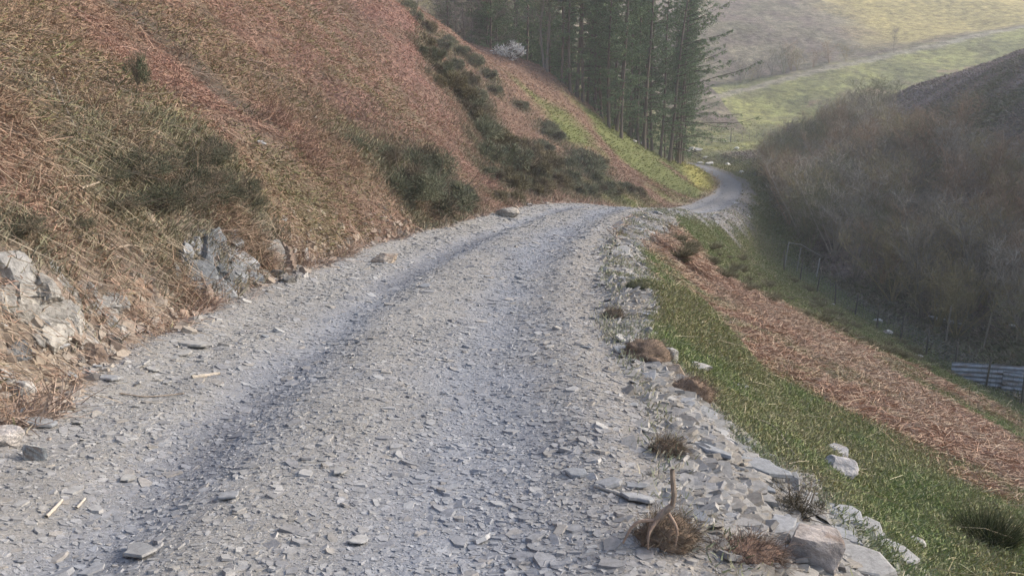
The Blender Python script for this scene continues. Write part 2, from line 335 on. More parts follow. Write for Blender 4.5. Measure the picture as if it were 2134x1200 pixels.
BUSHES = [(1000,280,85),(1010,330,80),(985,250,70),(1050,385,80),(1060,340,90),(1095,360,90),(1120,400,70),(1135,345,70),(1155,390,70),(1170,350,60),(1215,352,80),(1235,375,60),(1190,400,60),(1040,300,70),(1090,320,70),(1220,400,50),(1300,396,45),(1330,405,35),(1275,402,40),
 (893,92,32),(905,120,45),(915,148,56),(935,178,66),(955,200,66),(945,140,45),(970,225,70),(975,170,45),(1000,205,45),(925,100,40),(890,60,36),(1020,160,35),(960,110,36),(880,110,34),(1150,285,50),(1085,222,30),(1140,270,40),(1000,240,56),(1070,420,45),(1035,415,40),(1250,340,35),(910,175,40),
 (870,40,34),(850,15,34),(940,90,34),(985,130,40),(1030,190,30),(1110,375,70),(1075,385,60),(1020,370,60),(1180,375,60),(1205,330,46),(1255,395,50),(1130,310,44)]
LOWB = [(262,352,140,.7),(320,345,120,.6),(400,335,120,.8),(440,322,90,.9),(235,425,130,.5),(300,425,140,.8),(350,420,150,.8),(405,415,140,.8),(455,410,120,.8),(500,395,90,.8),(30,480,110,.7),(385,370,120,.6),(205,365,90,.5),(345,385,110,.6),(430,380,110,.7),(520,420,70,.6),(150,470,80,.5)]
BIGB = [(905,432,165,"broadest dark gorse bush beside the track, at the bend's inner side"),(840,400,140,"gorse bush leaning against the left side of the broadest gorse"),(950,415,90,"small gorse bush at the right edge of the broadest gorse, by the track"),(800,338,80,"small gorse bush uphill of the broadest gorse"),(870,355,130,"gorse bush directly behind the broadest gorse"),(735,305,55,"small sparse gorse clump left of the broadest gorse, higher on the slope")]
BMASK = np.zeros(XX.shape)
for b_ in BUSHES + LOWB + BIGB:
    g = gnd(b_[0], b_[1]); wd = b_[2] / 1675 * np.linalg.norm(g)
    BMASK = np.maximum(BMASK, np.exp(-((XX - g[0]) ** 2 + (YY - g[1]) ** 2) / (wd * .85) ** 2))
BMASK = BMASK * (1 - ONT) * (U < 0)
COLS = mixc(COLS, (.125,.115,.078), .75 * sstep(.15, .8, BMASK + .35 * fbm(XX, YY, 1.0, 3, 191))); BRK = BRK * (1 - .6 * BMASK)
COLS = mixc(COLS, (.19,.165,.14), .8 * RMASK); BRK = BRK * (1 - .93 * RMASK); GRS = GRS * (1 - RMASK)

def cell_mean(a): return .25 * (a[:-1, :-1] + a[1:, :-1] + a[:-1, 1:] + a[1:, 1:])
cx, cy, cu = cell_mean(XX), cell_mean(YY), cell_mean(U); con = cell_mean(ONT); cym = np.interp(cx, FTRACK[:, 0], FTRACK[:, 1])
region = np.zeros(cx.shape, int)                       # 0 left hillside
region[(cu > 0)] = 1                                   # right bank
region[(cu > 0) & (cx > streamx(cy) + .5) & (cy < 126)] = 2     # heather hill
region[(cy >= 118) & (cx > 24) & (region != 2)] = 3; region[(cy >= 126) & (cx > 18)] = 3            # meadow
region[(cy > cym + 2.2) & (cy > 126) & (cx > FTRACK[0, 0])] = 4; region[(cy > 138) & (cx <= FTRACK[0, 0])] = 4
region[(np.abs(cy - cym - .6) < 1.7) & (cx > FTRACK[0, 0] - 1) & (cx < 165)] = 6
region[con > .5] = 5
NAMES = ["hillside", "grass_bank", "heather_hill", "meadow", "distant_hill", "gravel_track", "distant_track"]
nx = len(GX); VID = np.arange(XX.size).reshape(XX.shape)
Q = np.stack([VID[:-1, :-1], VID[:-1, 1:], VID[1:, 1:], VID[1:, :-1]], -1)
VV = np.stack([XX, YY, H], -1).reshape(-1, 3); CC = COLS.reshape(-1, 3)
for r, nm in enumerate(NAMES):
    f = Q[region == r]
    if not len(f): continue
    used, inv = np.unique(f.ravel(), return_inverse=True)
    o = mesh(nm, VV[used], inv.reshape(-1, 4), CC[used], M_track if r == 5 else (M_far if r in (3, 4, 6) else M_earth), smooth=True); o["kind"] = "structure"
# ---------------------------------------------------------------- scattered ground cover (what nobody could count)
def unit(v): return v / (np.linalg.norm(v, axis=-1, keepdims=True) + 1e-12)
def strips(P0, P1, wid, cols, bend=0.0, tip=.35, r=rng, side=None):
    """two-piece bent blades from P0 to P1"""
    n = len(P0); d = P1 - P0; L = np.linalg.norm(d, axis=1, keepdims=True)
    rnd = unit(r.normal(size=(n, 3))); s = unit(np.cross(d, rnd)) if side is None else side
    b = unit(np.cross(d, s)) * L * (r.uniform(-1, 1, (n, 1)) * bend)
    M = (P0 + P1) / 2 + b; w = np.reshape(wid, (-1, 1)) * .5
    V = np.stack([P0 - s * w, P0 + s * w, M - s * w * .85, M + s * w * .85, P1 - s * w * tip, P1 + s * w * tip], 1).reshape(-1, 3)
    k = np.arange(n)[:, None] * 6; F = np.concatenate([k + [0, 1, 3, 2], k + [2, 3, 5, 4]])
    return V, F, np.repeat(cols, 6, axis=0)
def tubes(paths, sides=6, r=rng):
    Vs, Fs, o = [], [], 0
    ang = np.arange(sides) * 2 * math.pi / sides
    for P, rad in paths:
        P = np.asarray(P, float); rad = np.asarray(rad, float); T = unit(np.gradient(P, axis=0)); ref = np.array([.3, .2, .93]) if abs(T[0][2]) < .8 else np.array([1., .1, 0])
        a = unit(np.cross(T, ref)); b = np.cross(T, a)
        ring = P[:, None] + rad[:, None, None] * (np.cos(ang)[None, :, None] * a[:, None] + np.sin(ang)[None, :, None] * b[:, None])
        Vs.append(ring.reshape(-1, 3)); m = len(P); i = np.arange(m - 1)[:, None] * sides + o; j = np.arange(sides)[None]; j2 = (j + 1) % sides
        Fs.append(np.stack([i + j, i + j2, i + sides + j2, i + sides + j], -1).reshape(-1, 4)); o += m * sides
    return np.concatenate(Vs), np.concatenate(Fs)
def join(parts):
    V, F, C, o = [], [], [], 0
    for v, f, c in parts:
        V.append(v); F.append(f + o); C.append(c if np.ndim(c) == 2 else np.tile(c, (len(v), 1))); o += len(v)
    return np.concatenate(V), np.concatenate(F), np.concatenate(C)
_hy, _hx = np.gradient(H, GY, GX); _area = np.outer(np.gradient(GY), np.gradient(GX)) * np.minimum(1 + _hx ** 2 + _hy ** 2, 6) ** .75
def scatter(weight, n, r=rng):
    w = (weight * _area).ravel(); w = np.where(w > 0, w, 0); c = np.cumsum(w); k = np.searchsorted(c, r.uniform(0, c[-1], n)); j, i = np.unravel_index(np.clip(k, 0, w.size - 1), weight.shape)
    dx, dy = np.gradient(GX)[i], np.gradient(GY)[j]
    x = GX[i] + r.uniform(-.5, .5, n) * dx; y = GY[j] + r.uniform(-.5, .5, n) * dy
    return x, y, j, i
VIEW = ((YY > 1.6) & (np.abs(XX) < .78 * YY + 2.2)).astype(float)         # the part of the valley that can be looked at
def lod(a): return 1.0 / (1 + (far / a) ** 2)
def down(x, y):
    n = gn(x, y, .5); d = np.stack([n[:, 0], n[:, 1], -(n[:, 0] ** 2 + n[:, 1] ** 2) / n[:, 2]], -1); return unit(d + 1e-6), n
BOOST = 1.5
def litter(name, weight, n, lod_a, cols, Lr, wr_, lift, spread, bend, kind_label, r=rng, grow=14.0, tip=.4, updir=0.0, wmul=1.0):
    x, y, j, i = scatter(weight * lod(lod_a) * VIEW, n, r); d, nn = down(x, y); t = unit(np.cross(nn, d))
    a = r.normal(0, spread, n); di = d * np.cos(a)[:, None] + t * np.sin(a)[:, None]
    di = unit(di * (1 - updir) + updir * np.array([0, 0, 1.0]) + nn * (np.abs(r.normal(0, lift, n)) - .05)[:, None])
    dist = np.hypot(x, y); s = 1 + dist / grow; gw = wmul
    L = r.uniform(*Lr, n) * np.sqrt(s); W = r.uniform(*wr_, n) * s * gw
    P0 = np.stack([x, y, gh(x, y)], -1) + nn * (r.uniform(0, .03, n) * np.sqrt(s))[:, None]
    cc = np.asarray(cols)[r.integers(0, len(cols), n)] * r.uniform(.7, 1.25, (n, 1))
    base = COLS[j, i]; cc = (cc * .55 + base * 1.15 * .45) * BOOST
    V, F, C = strips(P0, P0 + di * L[:, None], W, cc, bend=bend, tip=tip, r=r)
    o = mesh(name, V, F, C, M_leaf); tag(o, kind_label[0], kind_label[1], kind='stuff'); return o
LEFT = (U < 0) & (YY < 118)
bw = BRK * LEFT * (1 - ONT); red_cols = [(.225,.135,.10),(.19,.115,.085),(.26,.165,.125),(.15,.10,.075),(.22,.165,.12)]
litter("bracken_litter", bw, 540000, 11, red_cols, (.035, .12), (.0035, .0085), .45, 1.6, .35, ("low mat of dead reddish bracken covering the left hillside", "dead bracken"))
litter("bracken_stalks", bw, 17000, 9, [(.27,.20,.155),(.31,.24,.19),(.24,.16,.12),(.27,.185,.14)], (.14, .42), (.003, .0055), .28, .8, .14, ("pale dead bracken stalks lying down the left hillside", "dead bracken"), grow=10)
near_tuft = np.exp(-(((XX + 4.3) / 1.5) ** 2 + ((YY - 8.2) / 2.0) ** 2)) + .6 * np.exp(-(((XX + 3.7) / .9) ** 2 + ((YY - 5.6) / 1.2) ** 2))
litter("withered_grass", near_tuft * LEFT * (1 - ONT) * (1 - .8 * RMASK), 4500, 20, [(.28,.235,.175),(.33,.28,.21),(.20,.16,.115)], (.15, .42), (.003, .006), .35, .35, .25, ("straw coloured withered grass hanging over the rocks of the left cutting", "dry grass"), grow=20)
litter("hillside_grass", GRS * (LEFT | (YY > 60)) * (1 - ONT) * (YY < 150), 90000, 18, [(.10,.12,.04),(.13,.13,.055),(.16,.15,.07)], (.04, .12), (.005, .010), .4, .9, .3, ("short olive grass between the bracken on the left hillside", "grass"), updir=.35)
RB = (U > 0) & (XX < streamx(YY) + 1) & (YY < 118)
litter("bracken_drift", BRK * RB * (1 - ONT), 150000, 16, [(.26,.165,.115),(.28,.195,.14),(.31,.245,.18),(.20,.125,.09)], (.06, .20), (.005, .011), .28, 1.2, .2, ("drift of coppery dead bracken lying across the right slope", "dead bracken"), grow=16)
litter("straw_stalks", (BRK + .22 * GRS) * RB * (1 - ONT), 6000, 14, [(.38,.31,.22),(.35,.27,.19),(.42,.36,.27)], (.12, .32), (.003, .005), .25, 1.2, .12, ("pale straw stalks strewn over the right slope", "dead bracken"), grow=10)
litter("short_grass", (GRS + .35 * SCR * sstep(.0, .4, fbm(XX, YY, .8, 3, 67))) * RB * (1 - ONT), 380000, 8, [(.115,.155,.055),(.15,.18,.075),(.205,.20,.11),(.25,.225,.15)], (.018, .05), (.003, .0065), .5, 1.5, .35, ("short green grass of the right slope beside the track", "grass"), updir=.45, grow=9)
HE = (XX > streamx(YY)) & (YY < 122) & (U > 0)
litter("heather_cover", HE * 1.0, 110000, 60, [(.16,.125,.115),(.20,.165,.15),(.14,.14,.085)], (.12, .3), (.03, .06), .5, 1.2, .3, ("dark heather and rough grass on the shaded right hill", "heather"), updir=.2, grow=90)
litter("gorse_fringe", BMASK ** 1.3, 60000, 30, [(.125,.14,.08),(.11,.115,.075),(.19,.155,.11),(.15,.155,.095)], (.05, .14), (.004, .009), .7, 1.5, .3, ("ragged low gorse and heather growth round the bushes of the left slopes", "low scrub"), updir=.55, grow=14)
scar = sstep(.1, .5, fbm(XX, YY, .9, 3, 195)) * LEFT * (1 - ONT)
litter("bracken_tangle", scar * (1 - .95 * RMASK) * np.exp(-np.maximum(-U - WL, 0) / 3.0), 22000, 8, [(.20,.125,.09),(.25,.165,.12),(.14,.09,.065)], (.08, .28), (.003, .006), .9, 1.6, .4, ("tangled reddish bracken heaped low on the left bank", "dead bracken"), updir=.2, grow=14)

def chips(name, weight, n, lod_a, size, tilt, label, cat, thick=(.12, .3), grow=9.0, mats=M_chip, slope_tilt=0.0, pal=None, r=rng, smax=9e9, mix=.45):
    x, y, j, i = scatter(weight * lod(lod_a) * VIEW, n, r); nn = gn(x, y, .2); m = 6
    s = size[0] * (1 - r.uniform(0, .985, n)) ** (-1 / size[1]); s = np.minimum(s, size[2]) * (1 + np.minimum(np.hypot(x, y), 22) / grow); s = np.minimum(s, smax)
    nn = unit(nn + r.normal(0, tilt, (n, 3)) + np.array([slope_tilt, 0, 0])); a = unit(np.cross(nn, unit(r.normal(size=(n, 3))))); b = np.cross(nn, a)
    el = r.uniform(.45, .9, n)[:, None]; th = r.uniform(*thick, n) * s * .5; P = np.stack([x, y, gh(x, y)], -1)
    ang = (np.arange(m)[None] + r.uniform(-.38, .38, (n, m))) * 2 * math.pi / m; rad = r.uniform(.62, 1.0, (n, m)) * s[:, None] * .5
    ca, sa = (np.cos(ang) * rad)[..., None], (np.sin(ang) * rad)[..., None] * el[:, None]
    top = P[:, None] + ca * a[:, None] + sa * b[:, None] + (nn * th[:, None])[:, None]
    bot = P[:, None] + ca * 1.08 * a[:, None] + sa * 1.08 * b[:, None] - (nn * th[:, None])[:, None]
    V = np.concatenate([top, bot], 1).reshape(-1, 3); k = np.arange(n)[:, None] * 2 * m; q = np.arange(m); q2 = (q + 1) % m
    F = [k + q[None], (k[:, :, None] + np.stack([q, q + m, q2 + m, q2], -1)[None]).reshape(-1, 4)]
    pal = np.asarray(pal if pal is not None else [(.235,.24,.25),(.27,.27,.272),(.20,.205,.22),(.36,.36,.355),(.275,.25,.215),(.16,.165,.18)])
    c = pal[r.integers(0, len(pal), n)] * r.uniform(.8, 1.2, (n, 1)); c = (1 - mix) * c + mix * COLS[j, i] * 1.1
    o = mesh(name, V, F, np.repeat(c, 2 * m, axis=0), mats); tag(o, label, cat, kind='stuff'); return o
chips("slate_gravel", ONT * (1 + .5 * fbm(XX, YY, .8, 3, 61)), 230000, 4.5, (.0060, 1.75, .055), .17, "loose grey slate gravel covering the track", "gravel", grow=11.0, mix=.62, thick=(.06, .2), pal=[(.225,.235,.255),(.26,.268,.28),(.19,.20,.22),(.35,.355,.365),(.255,.245,.225),(.14,.148,.165)])
chips("slate_shards", ONT * (.5 + 1.5 * sstep(.3, 1.2, np.abs(U + .1)) * sstep(-.2, .4, fbm(XX, YY, 1.2, 3, 63))), 15000, 4, (.020, 2.2, .10), .15, "larger slate shards strewn along the track", "gravel", thick=(.08, .2), grow=12)
chips("slate_scree", SCR * sstep(-.9, -.3, fbm(XX, YY, .7, 3, 65)), 34000, 6, (.020, 1.5, .15), .20, "grey slate scree spilled over the right verge", "scree", thick=(.05, .14), grow=14, slope_tilt=-.28, pal=[(.27,.27,.265),(.31,.305,.29),(.22,.225,.235),(.36,.35,.33),(.27,.245,.21)])
chips("bank_rubble", (LEFT & (YY < 112)) * (1 - ONT) * (1 - sstep(.1, .7, -U - WL)), 5000, 9, (.02, 1.7, .12), .35, "broken stone and slate along the foot of the left bank", "rubble", thick=(.2, .5), grow=14, pal=[(.28,.22,.17),(.33,.28,.22),(.24,.23,.22),(.36,.32,.27)])
chips("grass_stones", GRS * RB * (.04 + np.exp(-np.abs(U - WR - 1.4) / .6)) * (1 - ONT) * (YY < 40), 900, 7, (.03, 2.2, .10), .2, "pale slate flakes scattered in the grass of the right slope", "stones", thick=(.08, .2), grow=14, pal=[(.36,.36,.33),(.42,.41,.37),(.30,.31,.31)])
# ---------------------------------------------------------------- trees
def rnd(a, b): return float(rng.uniform(a, b))
def branch_path(p0, d0, L, n, droop, wob, r=rng):
    P = [np.array(p0, float)]; d = unit(np.array(d0, float))
    for k in range(n):
        d = unit(d + np.array([0, 0, -droop]) / n + r.normal(0, wob, 3)); P.append(P[-1] + d * L / n)
    return np.array(P)
def strip_path(P, w0, w1, col):
    """crossed strips along a path: light enough for thin limbs"""
    n = len(P) - 1; w = np.linspace(w0, w1, n + 1)
    out = []
    for s in range(2):
        V, F, C = strips(P[:-1], P[1:], w[:-1], np.tile(col, (n, 1)), 0, .45); out.append((V, F, C))
    return out
def make_larch(Hh, reach, side=0.0, lean=.02):
    """trunk > tapering bole; crown > whorled limbs, twigs and young needles"""
    zz = np.linspace(0, Hh, 14); px_ = lean * zz + .12 * np.sin(zz * .35 + rnd(0, 6)); py_ = .1 * np.sin(zz * .3 + rnd(0, 6))
    px_ -= px_[0]; py_ -= py_[0]; rad = .135 * (1 - zz / Hh) ** .8 * (Hh / 20) + .018; rad[0] *= 1.5
    tr = np.stack([px_, py_, zz - .25], 1); tv, tf = tubes([(tr, rad)], 8); tcol = np.tile((.15, .125, .10), (len(tv), 1)) * (1 + .25 * fbm(tv[:, 2], tv[:, 0] * 6, .5, 3)[:, None])
    parts = []; P0s, P1s, Cs, Ws = [], [], [], []; N0, N1, NC = [], [], []
    h = 1.6
    while h < Hh - .4:
        f = h / Hh; nb = int(rng.integers(1, 3)) if f < .4 else 3
        for _ in range(nb):
            az = rnd(0, 6.283)
            if side > 0 and rnd(0, 1) < .5: az = rnd(-.7, .9)
            sd = 1 + side * max(0, math.cos(az))
            L = reach * sd * (rnd(.35, .8) if f < .16 else rnd(.35, 1.15) * (1 - .85 * max(0, f - .3) / .7)); 
            o = np.array([np.interp(h, zz, px_), np.interp(h, zz, py_), h - .25])
            P = branch_path(o, (math.cos(az), math.sin(az), .05 + .5 * f), L, 7, .35 - .55 * f + rnd(-.1, .1), .05)
            P[-2:, 2] += np.array([.02, .07]) * L
            parts += strip_path(P, .05 + .012 * L, .015, (.10, .085, .07))
            nt = int(L * (5 if f > .2 else 2.5)) + 2; t = rng.uniform(.15, 1, nt) * 6.99; k = t.astype(int); q = P[k] + (P[k + 1] - P[k]) * (t - k)[:, None]
            dd = unit(P[k + 1] - P[k]); sdv = unit(np.cross(dd, [0, 0, 1.0])) * rng.choice([-1, 1], nt)[:, None]
            e = q + (dd * .5 + sdv * rng.uniform(.4, 1, (nt, 1)) + np.array([0, 0, -.35])) * rng.uniform(.25, .8, (nt, 1)) * min(1, L / 2.5)
            P0s.append(q); P1s.append(e)
            if f > .07:
                m = nt * 14; kk = rng.integers(0, nt, m); c = q[kk] + (e[kk] - q[kk]) * rng.uniform(.1, 1.1, (m, 1)) + rng.normal(0, .05, (m, 3))
                N0.append(c); N1.append(c + unit(rng.normal(size=(m, 3)) + [0, 0, -.4]) * rng.uniform(.07, .18, (m, 1)))
        h += rnd(.26, .5)
    P0s, P1s = np.concatenate(P0s), np.concatenate(P1s); n = len(P0s)
    parts.append(strips(P0s, P1s, np.full(n, .016), np.tile((.12, .10, .08), (n, 1)) * rng.uniform(.8, 1.2, (n, 1)), .12))
    N0, N1 = np.concatenate(N0), np.concatenate(N1); n = len(N0)
    parts.append(strips(N0, N1, np.full(n, .046), np.array([(.13, .20, .10), (.16, .225, .105), (.11, .165, .09)])[rng.integers(0, 3, n)] * rng.uniform(.8, 1.2, (n, 1)), .2, .6))
    root = empty("larch_tree", (0, 0, -50)); tag(root, "tall thin larch in the plantation, bare lower trunk and pale green veil of needles", "larch tree", "larches of the plantation beyond the spur")
    mesh("trunk", tv, tf, tcol, M_wood, True, root); V, F, C = join(parts); mesh("crown", V, F, C, M_leaf, False, root)
    return root
def make_bare(Hh, spread, stems, nb, nt, col, name, lab, cat, grp, base_r=.05, droop=.1, fine=3):
    trunk = []; parts = []; P0s, P1s = [], []
    for s in range(stems):
        az = rnd(0, 6.283); til = rnd(.05, spread) if stems > 1 else rnd(0, .06)
        P = branch_path((rnd(-.12, .12) * (stems > 1), rnd(-.12, .12) * (stems > 1), -.15), (math.cos(az) * til, math.sin(az) * til, 1), Hh * rnd(.7, 1.0), 8, droop * .5, .07)
        trunk.append((P, np.linspace(base_r, base_r * .16, 9) * rnd(.7, 1.15)))
        for _ in range(nb):
            t = rnd(.15 if stems > 1 else .25, .98) * 7.99; k = int(t); q = P[k] + (P[k + 1] - P[k]) * (t - k); a2 = rnd(0, 6.283)
            L = Hh * rnd(.16, .36) * (1.15 - .6 * t / 8); B = branch_path(q, (math.cos(a2) * .8, math.sin(a2) * .8, rnd(.35, 1.1)), L, 5, rnd(-.1, .35), .11)
            parts += strip_path(B, base_r * .35, .008, col * .9)
            n = nt; tt = rng.uniform(.1, 1, n) * 4.99; kk = tt.astype(int); q2 = B[kk] + (B[kk + 1] - B[kk]) * (tt - kk)[:, None]
            dd = unit(unit(B[kk + 1] - B[kk]) * .8 + rng.normal(0, .55, (n, 3)) + [0, 0, .25]); e = q2 + dd * rng.uniform(.06, .17, (n, 1)) * Hh
            P0s.append(q2); P1s.append(e)
            m = n * fine; k3 = rng.integers(0, n, m); q3 = q2[k3] + (e[k3] - q2[k3]) * rng.uniform(.15, 1, (m, 1)); e3 = q3 + unit(dd[k3] + rng.normal(0, .6, (m, 3)) + [0, 0, .2]) * rng.uniform(.03, .09, (m, 1)) * Hh
            P0s.append(q3); P1s.append(e3)
    P0s, P1s = np.concatenate(P0s), np.concatenate(P1s); n = len(P0s)
    parts.append(strips(P0s, P1s, rng.uniform(.009, .016, n) * (Hh / 5) ** .5, col * rng.uniform(.75, 1.3, (n, 1)), .12, .5))
    root = empty(name, (0, 0, -50)); tag(root, lab, cat, grp); tv, tf = tubes(trunk, 5)
    mesh("trunk" if stems == 1 else "stems", tv, tf, np.tile(col * .95, (len(tv), 1)), M_wood, True, root)
    V, F, C = join(parts); mesh("crown", V, F, C, M_leaf, False, root); return root
def drop_point(x, y, sink=.0): return (float(x), float(y), float(gh(x, y)) - sink)
DEF = {}
def plant(proto_list, x, y, s=1.0, rz=None, label=None, group=None, sink=.05, tilt=0.0):
    p = proto_list[int(rng.integers(0, len(proto_list)))]
    if p.name not in DEF: DEF[p.name] = (p["label"], p.get("group"))
    if p.get("_used"): o = copy_tree(p)
    else: o = p; p["_used"] = 1
    o["label"] = DEF[p.name][0]
    if DEF[p.name][1]: o["group"] = DEF[p.name][1]
    elif "group" in o: del o["group"]
    o.location = drop_point(x, y, sink); o.rotation_euler = (rnd(-tilt, tilt), rnd(-tilt, tilt), rnd(0, 6.28) if rz is None else rz); o.scale = (s, s, s * rnd(.93, 1.07))
    if label: o["label"] = label
    if group: o["group"] = group
    elif group == "" and "group" in o: del o["group"]
    return o
larches = [make_larch(20, 2.6), make_larch(22, 3.0, lean=.035), make_larch(18, 2.3, lean=.0), make_larch(21, 2.7, lean=.05)]
edge_larch = [make_larch(23, 3.0, side=1.6, lean=.075)]
fx, fy, fz = gnd(1394, 337); o = plant(edge_larch, fx, fy, 1.0, 0.0, "stoutest larch at the right end of the plantation, long limbs reaching right"); del o["group"]
fx, fy, fz = gnd(1411, 331)
o = plant(edge_larch, fx, fy + .8, .92, .5, "slimmer larch close behind the stoutest one at the plantation's right end"); 
if "group" in o: del o["group"]
bases = [(1378,313),(1352,300),(1362,292),(1297,295),(1287,278),(1271,273),(1315,270),(1332,277),(1225,216),(1216,219),(1190,201),(1243,238),(1256,250),(1170,180),(1203,208),(1403,330),(1345,296)]
for bx, by in bases:
    for dy in range(0, 60, 2):
        g = gnd(bx, by + dy)
        if g is not None and g[1] < 94: break
    plant(larches, g[0], g[1] + .8, rnd(.9, 1.1), sink=.1, tilt=.03)
cnt = 0
while cnt < 66:
    x, y = (rnd(-3, 21), rnd(86, 118)) if cnt < 48 else (rnd(-9, 4), rnd(88, 106))
    if x > 21 - .02 * (y - 86) or float(track(np.array([x]), np.array([y]))[0][0]) > -5: continue
    plant(larches, x, y, rnd(.8, 1.1), sink=.1, tilt=.03); cnt += 1
gr_col = np.array([.26, .235, .195])
GW = "bare grey trees in the side valley behind the spur"
woods = [make_bare(12, .3, 1, 34, 12, gr_col * .9, "bare_tree", "bare grey broadleaved tree in the side valley behind the spur", "tree", GW, base_r=.16, fine=4), make_bare(11, .25, 2, 22, 12, gr_col * .85, "bare_tree", "bare grey broadleaved tree in the side valley behind the spur", "tree", GW, base_r=.13, fine=4)]
for k in range(26):
    x, y = rnd(-20, 8), rnd(84, 128)
    plant(woods, x, y, rnd(.8, 1.15))
for k in range(10): plant(woods, rnd(-22, 10), rnd(132, 165), rnd(.8, 1.1))
g = gnd(1137, 149); o = plant(woods[1:], g[0], g[1], 1.35, 1.0, "big twin stemmed bare tree on the spur's crest at the left end of the larches"); del o["group"]
# scrub along the stream and up the shaded slope
SG = "bare scrub trees along the stream"
cols = [gr_col * 1.0, gr_col * np.array([1.25, 1.2, .85]), gr_col * np.array([.85, .95, .72]), gr_col * 1.45, gr_col * np.array([1.2, 1.0, .85])]
scrub = [make_bare(6.4, .6, 8, 9, 8, c, "scrub_tree", "leafless grey brown scrub tree in the thicket along the stream", "scrub tree", SG, base_r=.06, droop=.25) for c in cols]
pts = []
tries = 0
while len(pts) < 150 and tries < 9000:
    tries += 1; y = rnd(34, 106); sx = float(streamx(y)); x = sx + rnd(.6, 15) ** 1.0
    top = 2134 if y < 60 else 0
    pxx = 1067 + x / (y * 1.0) * 1675
    lim = np.interp(y, (34, 48, 60, 75, 90, 106), (14, 17, 13, 11, 12, 8))
    if x - sx > lim or (x - sx < 2.2 and y < 58) or pxx > 2320: continue
    if any((x - a) ** 2 + (y - b) ** 2 < 1.7 for a, b in pts): continue
    pts.append((x, y))
for k, (x, y) in enumerate(pts): plant(scrub, x, y, rnd(.75, 1.15) * (.80 if y > 82 else .95))
g = gnd(1863, 111); o = plant(woods[:1], g[0], g[1], .42, 0, "lone small bare tree standing just above the distant track"); del o["group"]
far_scrub = [(1640,158,1.0),(1615,160,.9),(1668,152,.9),(1585,168,.8),(1700,145,.7),(1735,137,.8),(1770,131,.7),(1548,178,.9),(1570,172,.7),(1655,152,1.1)]
for bx, by, s in far_scrub:
    g = gnd(bx, by)
    if g is not None: plant(scrub, g[0], g[1] + 2, s, label="low grey scrub bush above the distant track", group="scrub bushes above the distant track")

# ---------------------------------------------------------------- gorse, tufts and turf
def make_gorse(name, lab, cat, grp, col, n=8500, blobs=17, spike=(.05, .13), w=.010, flat=.75, stemcol=(.16, .13, .10), stems=26):
    C0 = []
    for b in range(blobs):
        a = rnd(0, 6.283); q = rnd(0, 1) ** .6 * .46; C0.append((q * math.cos(a), q * math.sin(a), rnd(.02, .60) * flat * (1 - 1.3 * q), rnd(.05, .19)))
    C0 = np.array(C0); k = rng.integers(0, blobs, n); d = unit(rng.normal(size=(n, 3)) + [0, 0, .25]); P = C0[k, :3] + d * C0[k, 3:] * rng.uniform(.35, 1.35, (n, 1))
    P[:, 2] = np.maximum(P[:, 2], .0); e = P + unit(d + rng.normal(0, .45, (n, 3)) + [0, 0, .3]) * rng.uniform(*spike, (n, 1))
    cc = col * rng.uniform(.6, 1.35, (n, 1)) * rng.uniform(.8, 1.2, (blobs, 1))[k]
    brown = (rng.uniform(0, 1, n) < .12) | (k % 5 == 1); cc[brown] = np.array([.17, .14, .10]) * rng.uniform(.7, 1.3, (brown.sum(), 1))
    root = empty(name, (0, 0, -50)); tag(root, lab, cat, grp)
    V, F, C = strips(P, e, np.full(n, w), cc, .15, .5); mesh("foliage", V, F, C, M_leaf, False, root)
    st = [(branch_path((rnd(-.06, .06), rnd(-.06, .06), -.06), (rnd(-1, 1), rnd(-1, 1), rnd(.5, 1.4)), rnd(.35, .8), 5, .1, .22), np.linspace(.010, .003, 6)) for _ in range(stems)]
    tv, tf = tubes(st, 4); mesh("stems", tv, tf, np.tile(stemcol, (len(tv), 1)), M_wood, True, root); return root
GG = "gorse bushes on the left slopes"
GL = "dark green gorse bush in the thicket along the foot of the second spur"
gcol = np.array([.18, .19, .125])
gorse = [make_gorse("gorse_bush", GL, "gorse bush", GG, gcol), make_gorse("gorse_bush", GL, "gorse bush", GG, gcol * 1.15), make_gorse("gorse_bush", GL, "gorse bush", GG, gcol * np.array([1.2, 1.0, .9]))]
big_g = [make_gorse("gorse_bush", GL, "gorse bush", GG, gcol * f_, n=17000, blobs=22, spike=(.025, .065), w=.0055, stems=40) for f_ in (.95, 1.05)]
near_g = make_gorse("heather_bush", "low dark heather and gorse bush on the left bank above the rocks", "heather bush", "low bushes above the left rocks", np.array([.10, .108, .072]), n=6500, spike=(.03, .08), w=.0050, flat=.8, blobs=22, stems=60)

def bush(proto, bx, by, wpx, label=None, group=None, zs=1.0):
    g = gnd(bx, by)
    if g is None: return
    s = wpx / 1675 * np.linalg.norm(g) / .95
    o = plant(proto, g[0], g[1], s, label=label, group=group, sink=.06 * s); o.scale[2] = s * zs; return o
# big bush beside the track: three overlapping crowns are separate bushes
for bx, by, wp, lb in BIGB:
    o = bush(big_g, bx, by, wp, lb); 
    if o is not None and "group" in o: del o["group"]
for bx, by, wp in BUSHES:
    bush(gorse, bx, by, wp)
for bx, by, wp, zs in LOWB:
    bush([near_g], bx, by, wp, zs=zs)
sap = make_gorse("pine_sapling", "small dark sapling with a bare crooked stem, alone on the bracken slope", "sapling", None, np.array([.11, .125, .08]), n=1500, blobs=9, spike=(.06, .2), w=.008, stems=14); g = gnd(292, 214)
sap.location = (g[0], g[1], g[2] + .28); sap.scale = (.34, .34, .8)
tv, tf = tubes([(np.array([(-.25, 0, -.5), (-.12, .02, -.25), (0, 0, .0), (.03, 0, .25)]), np.array([.025, .022, .018, .012]))], 6); mesh("stem", tv, tf, np.tile((.10, .085, .07), (len(tv), 1)), M_wood, True, sap)
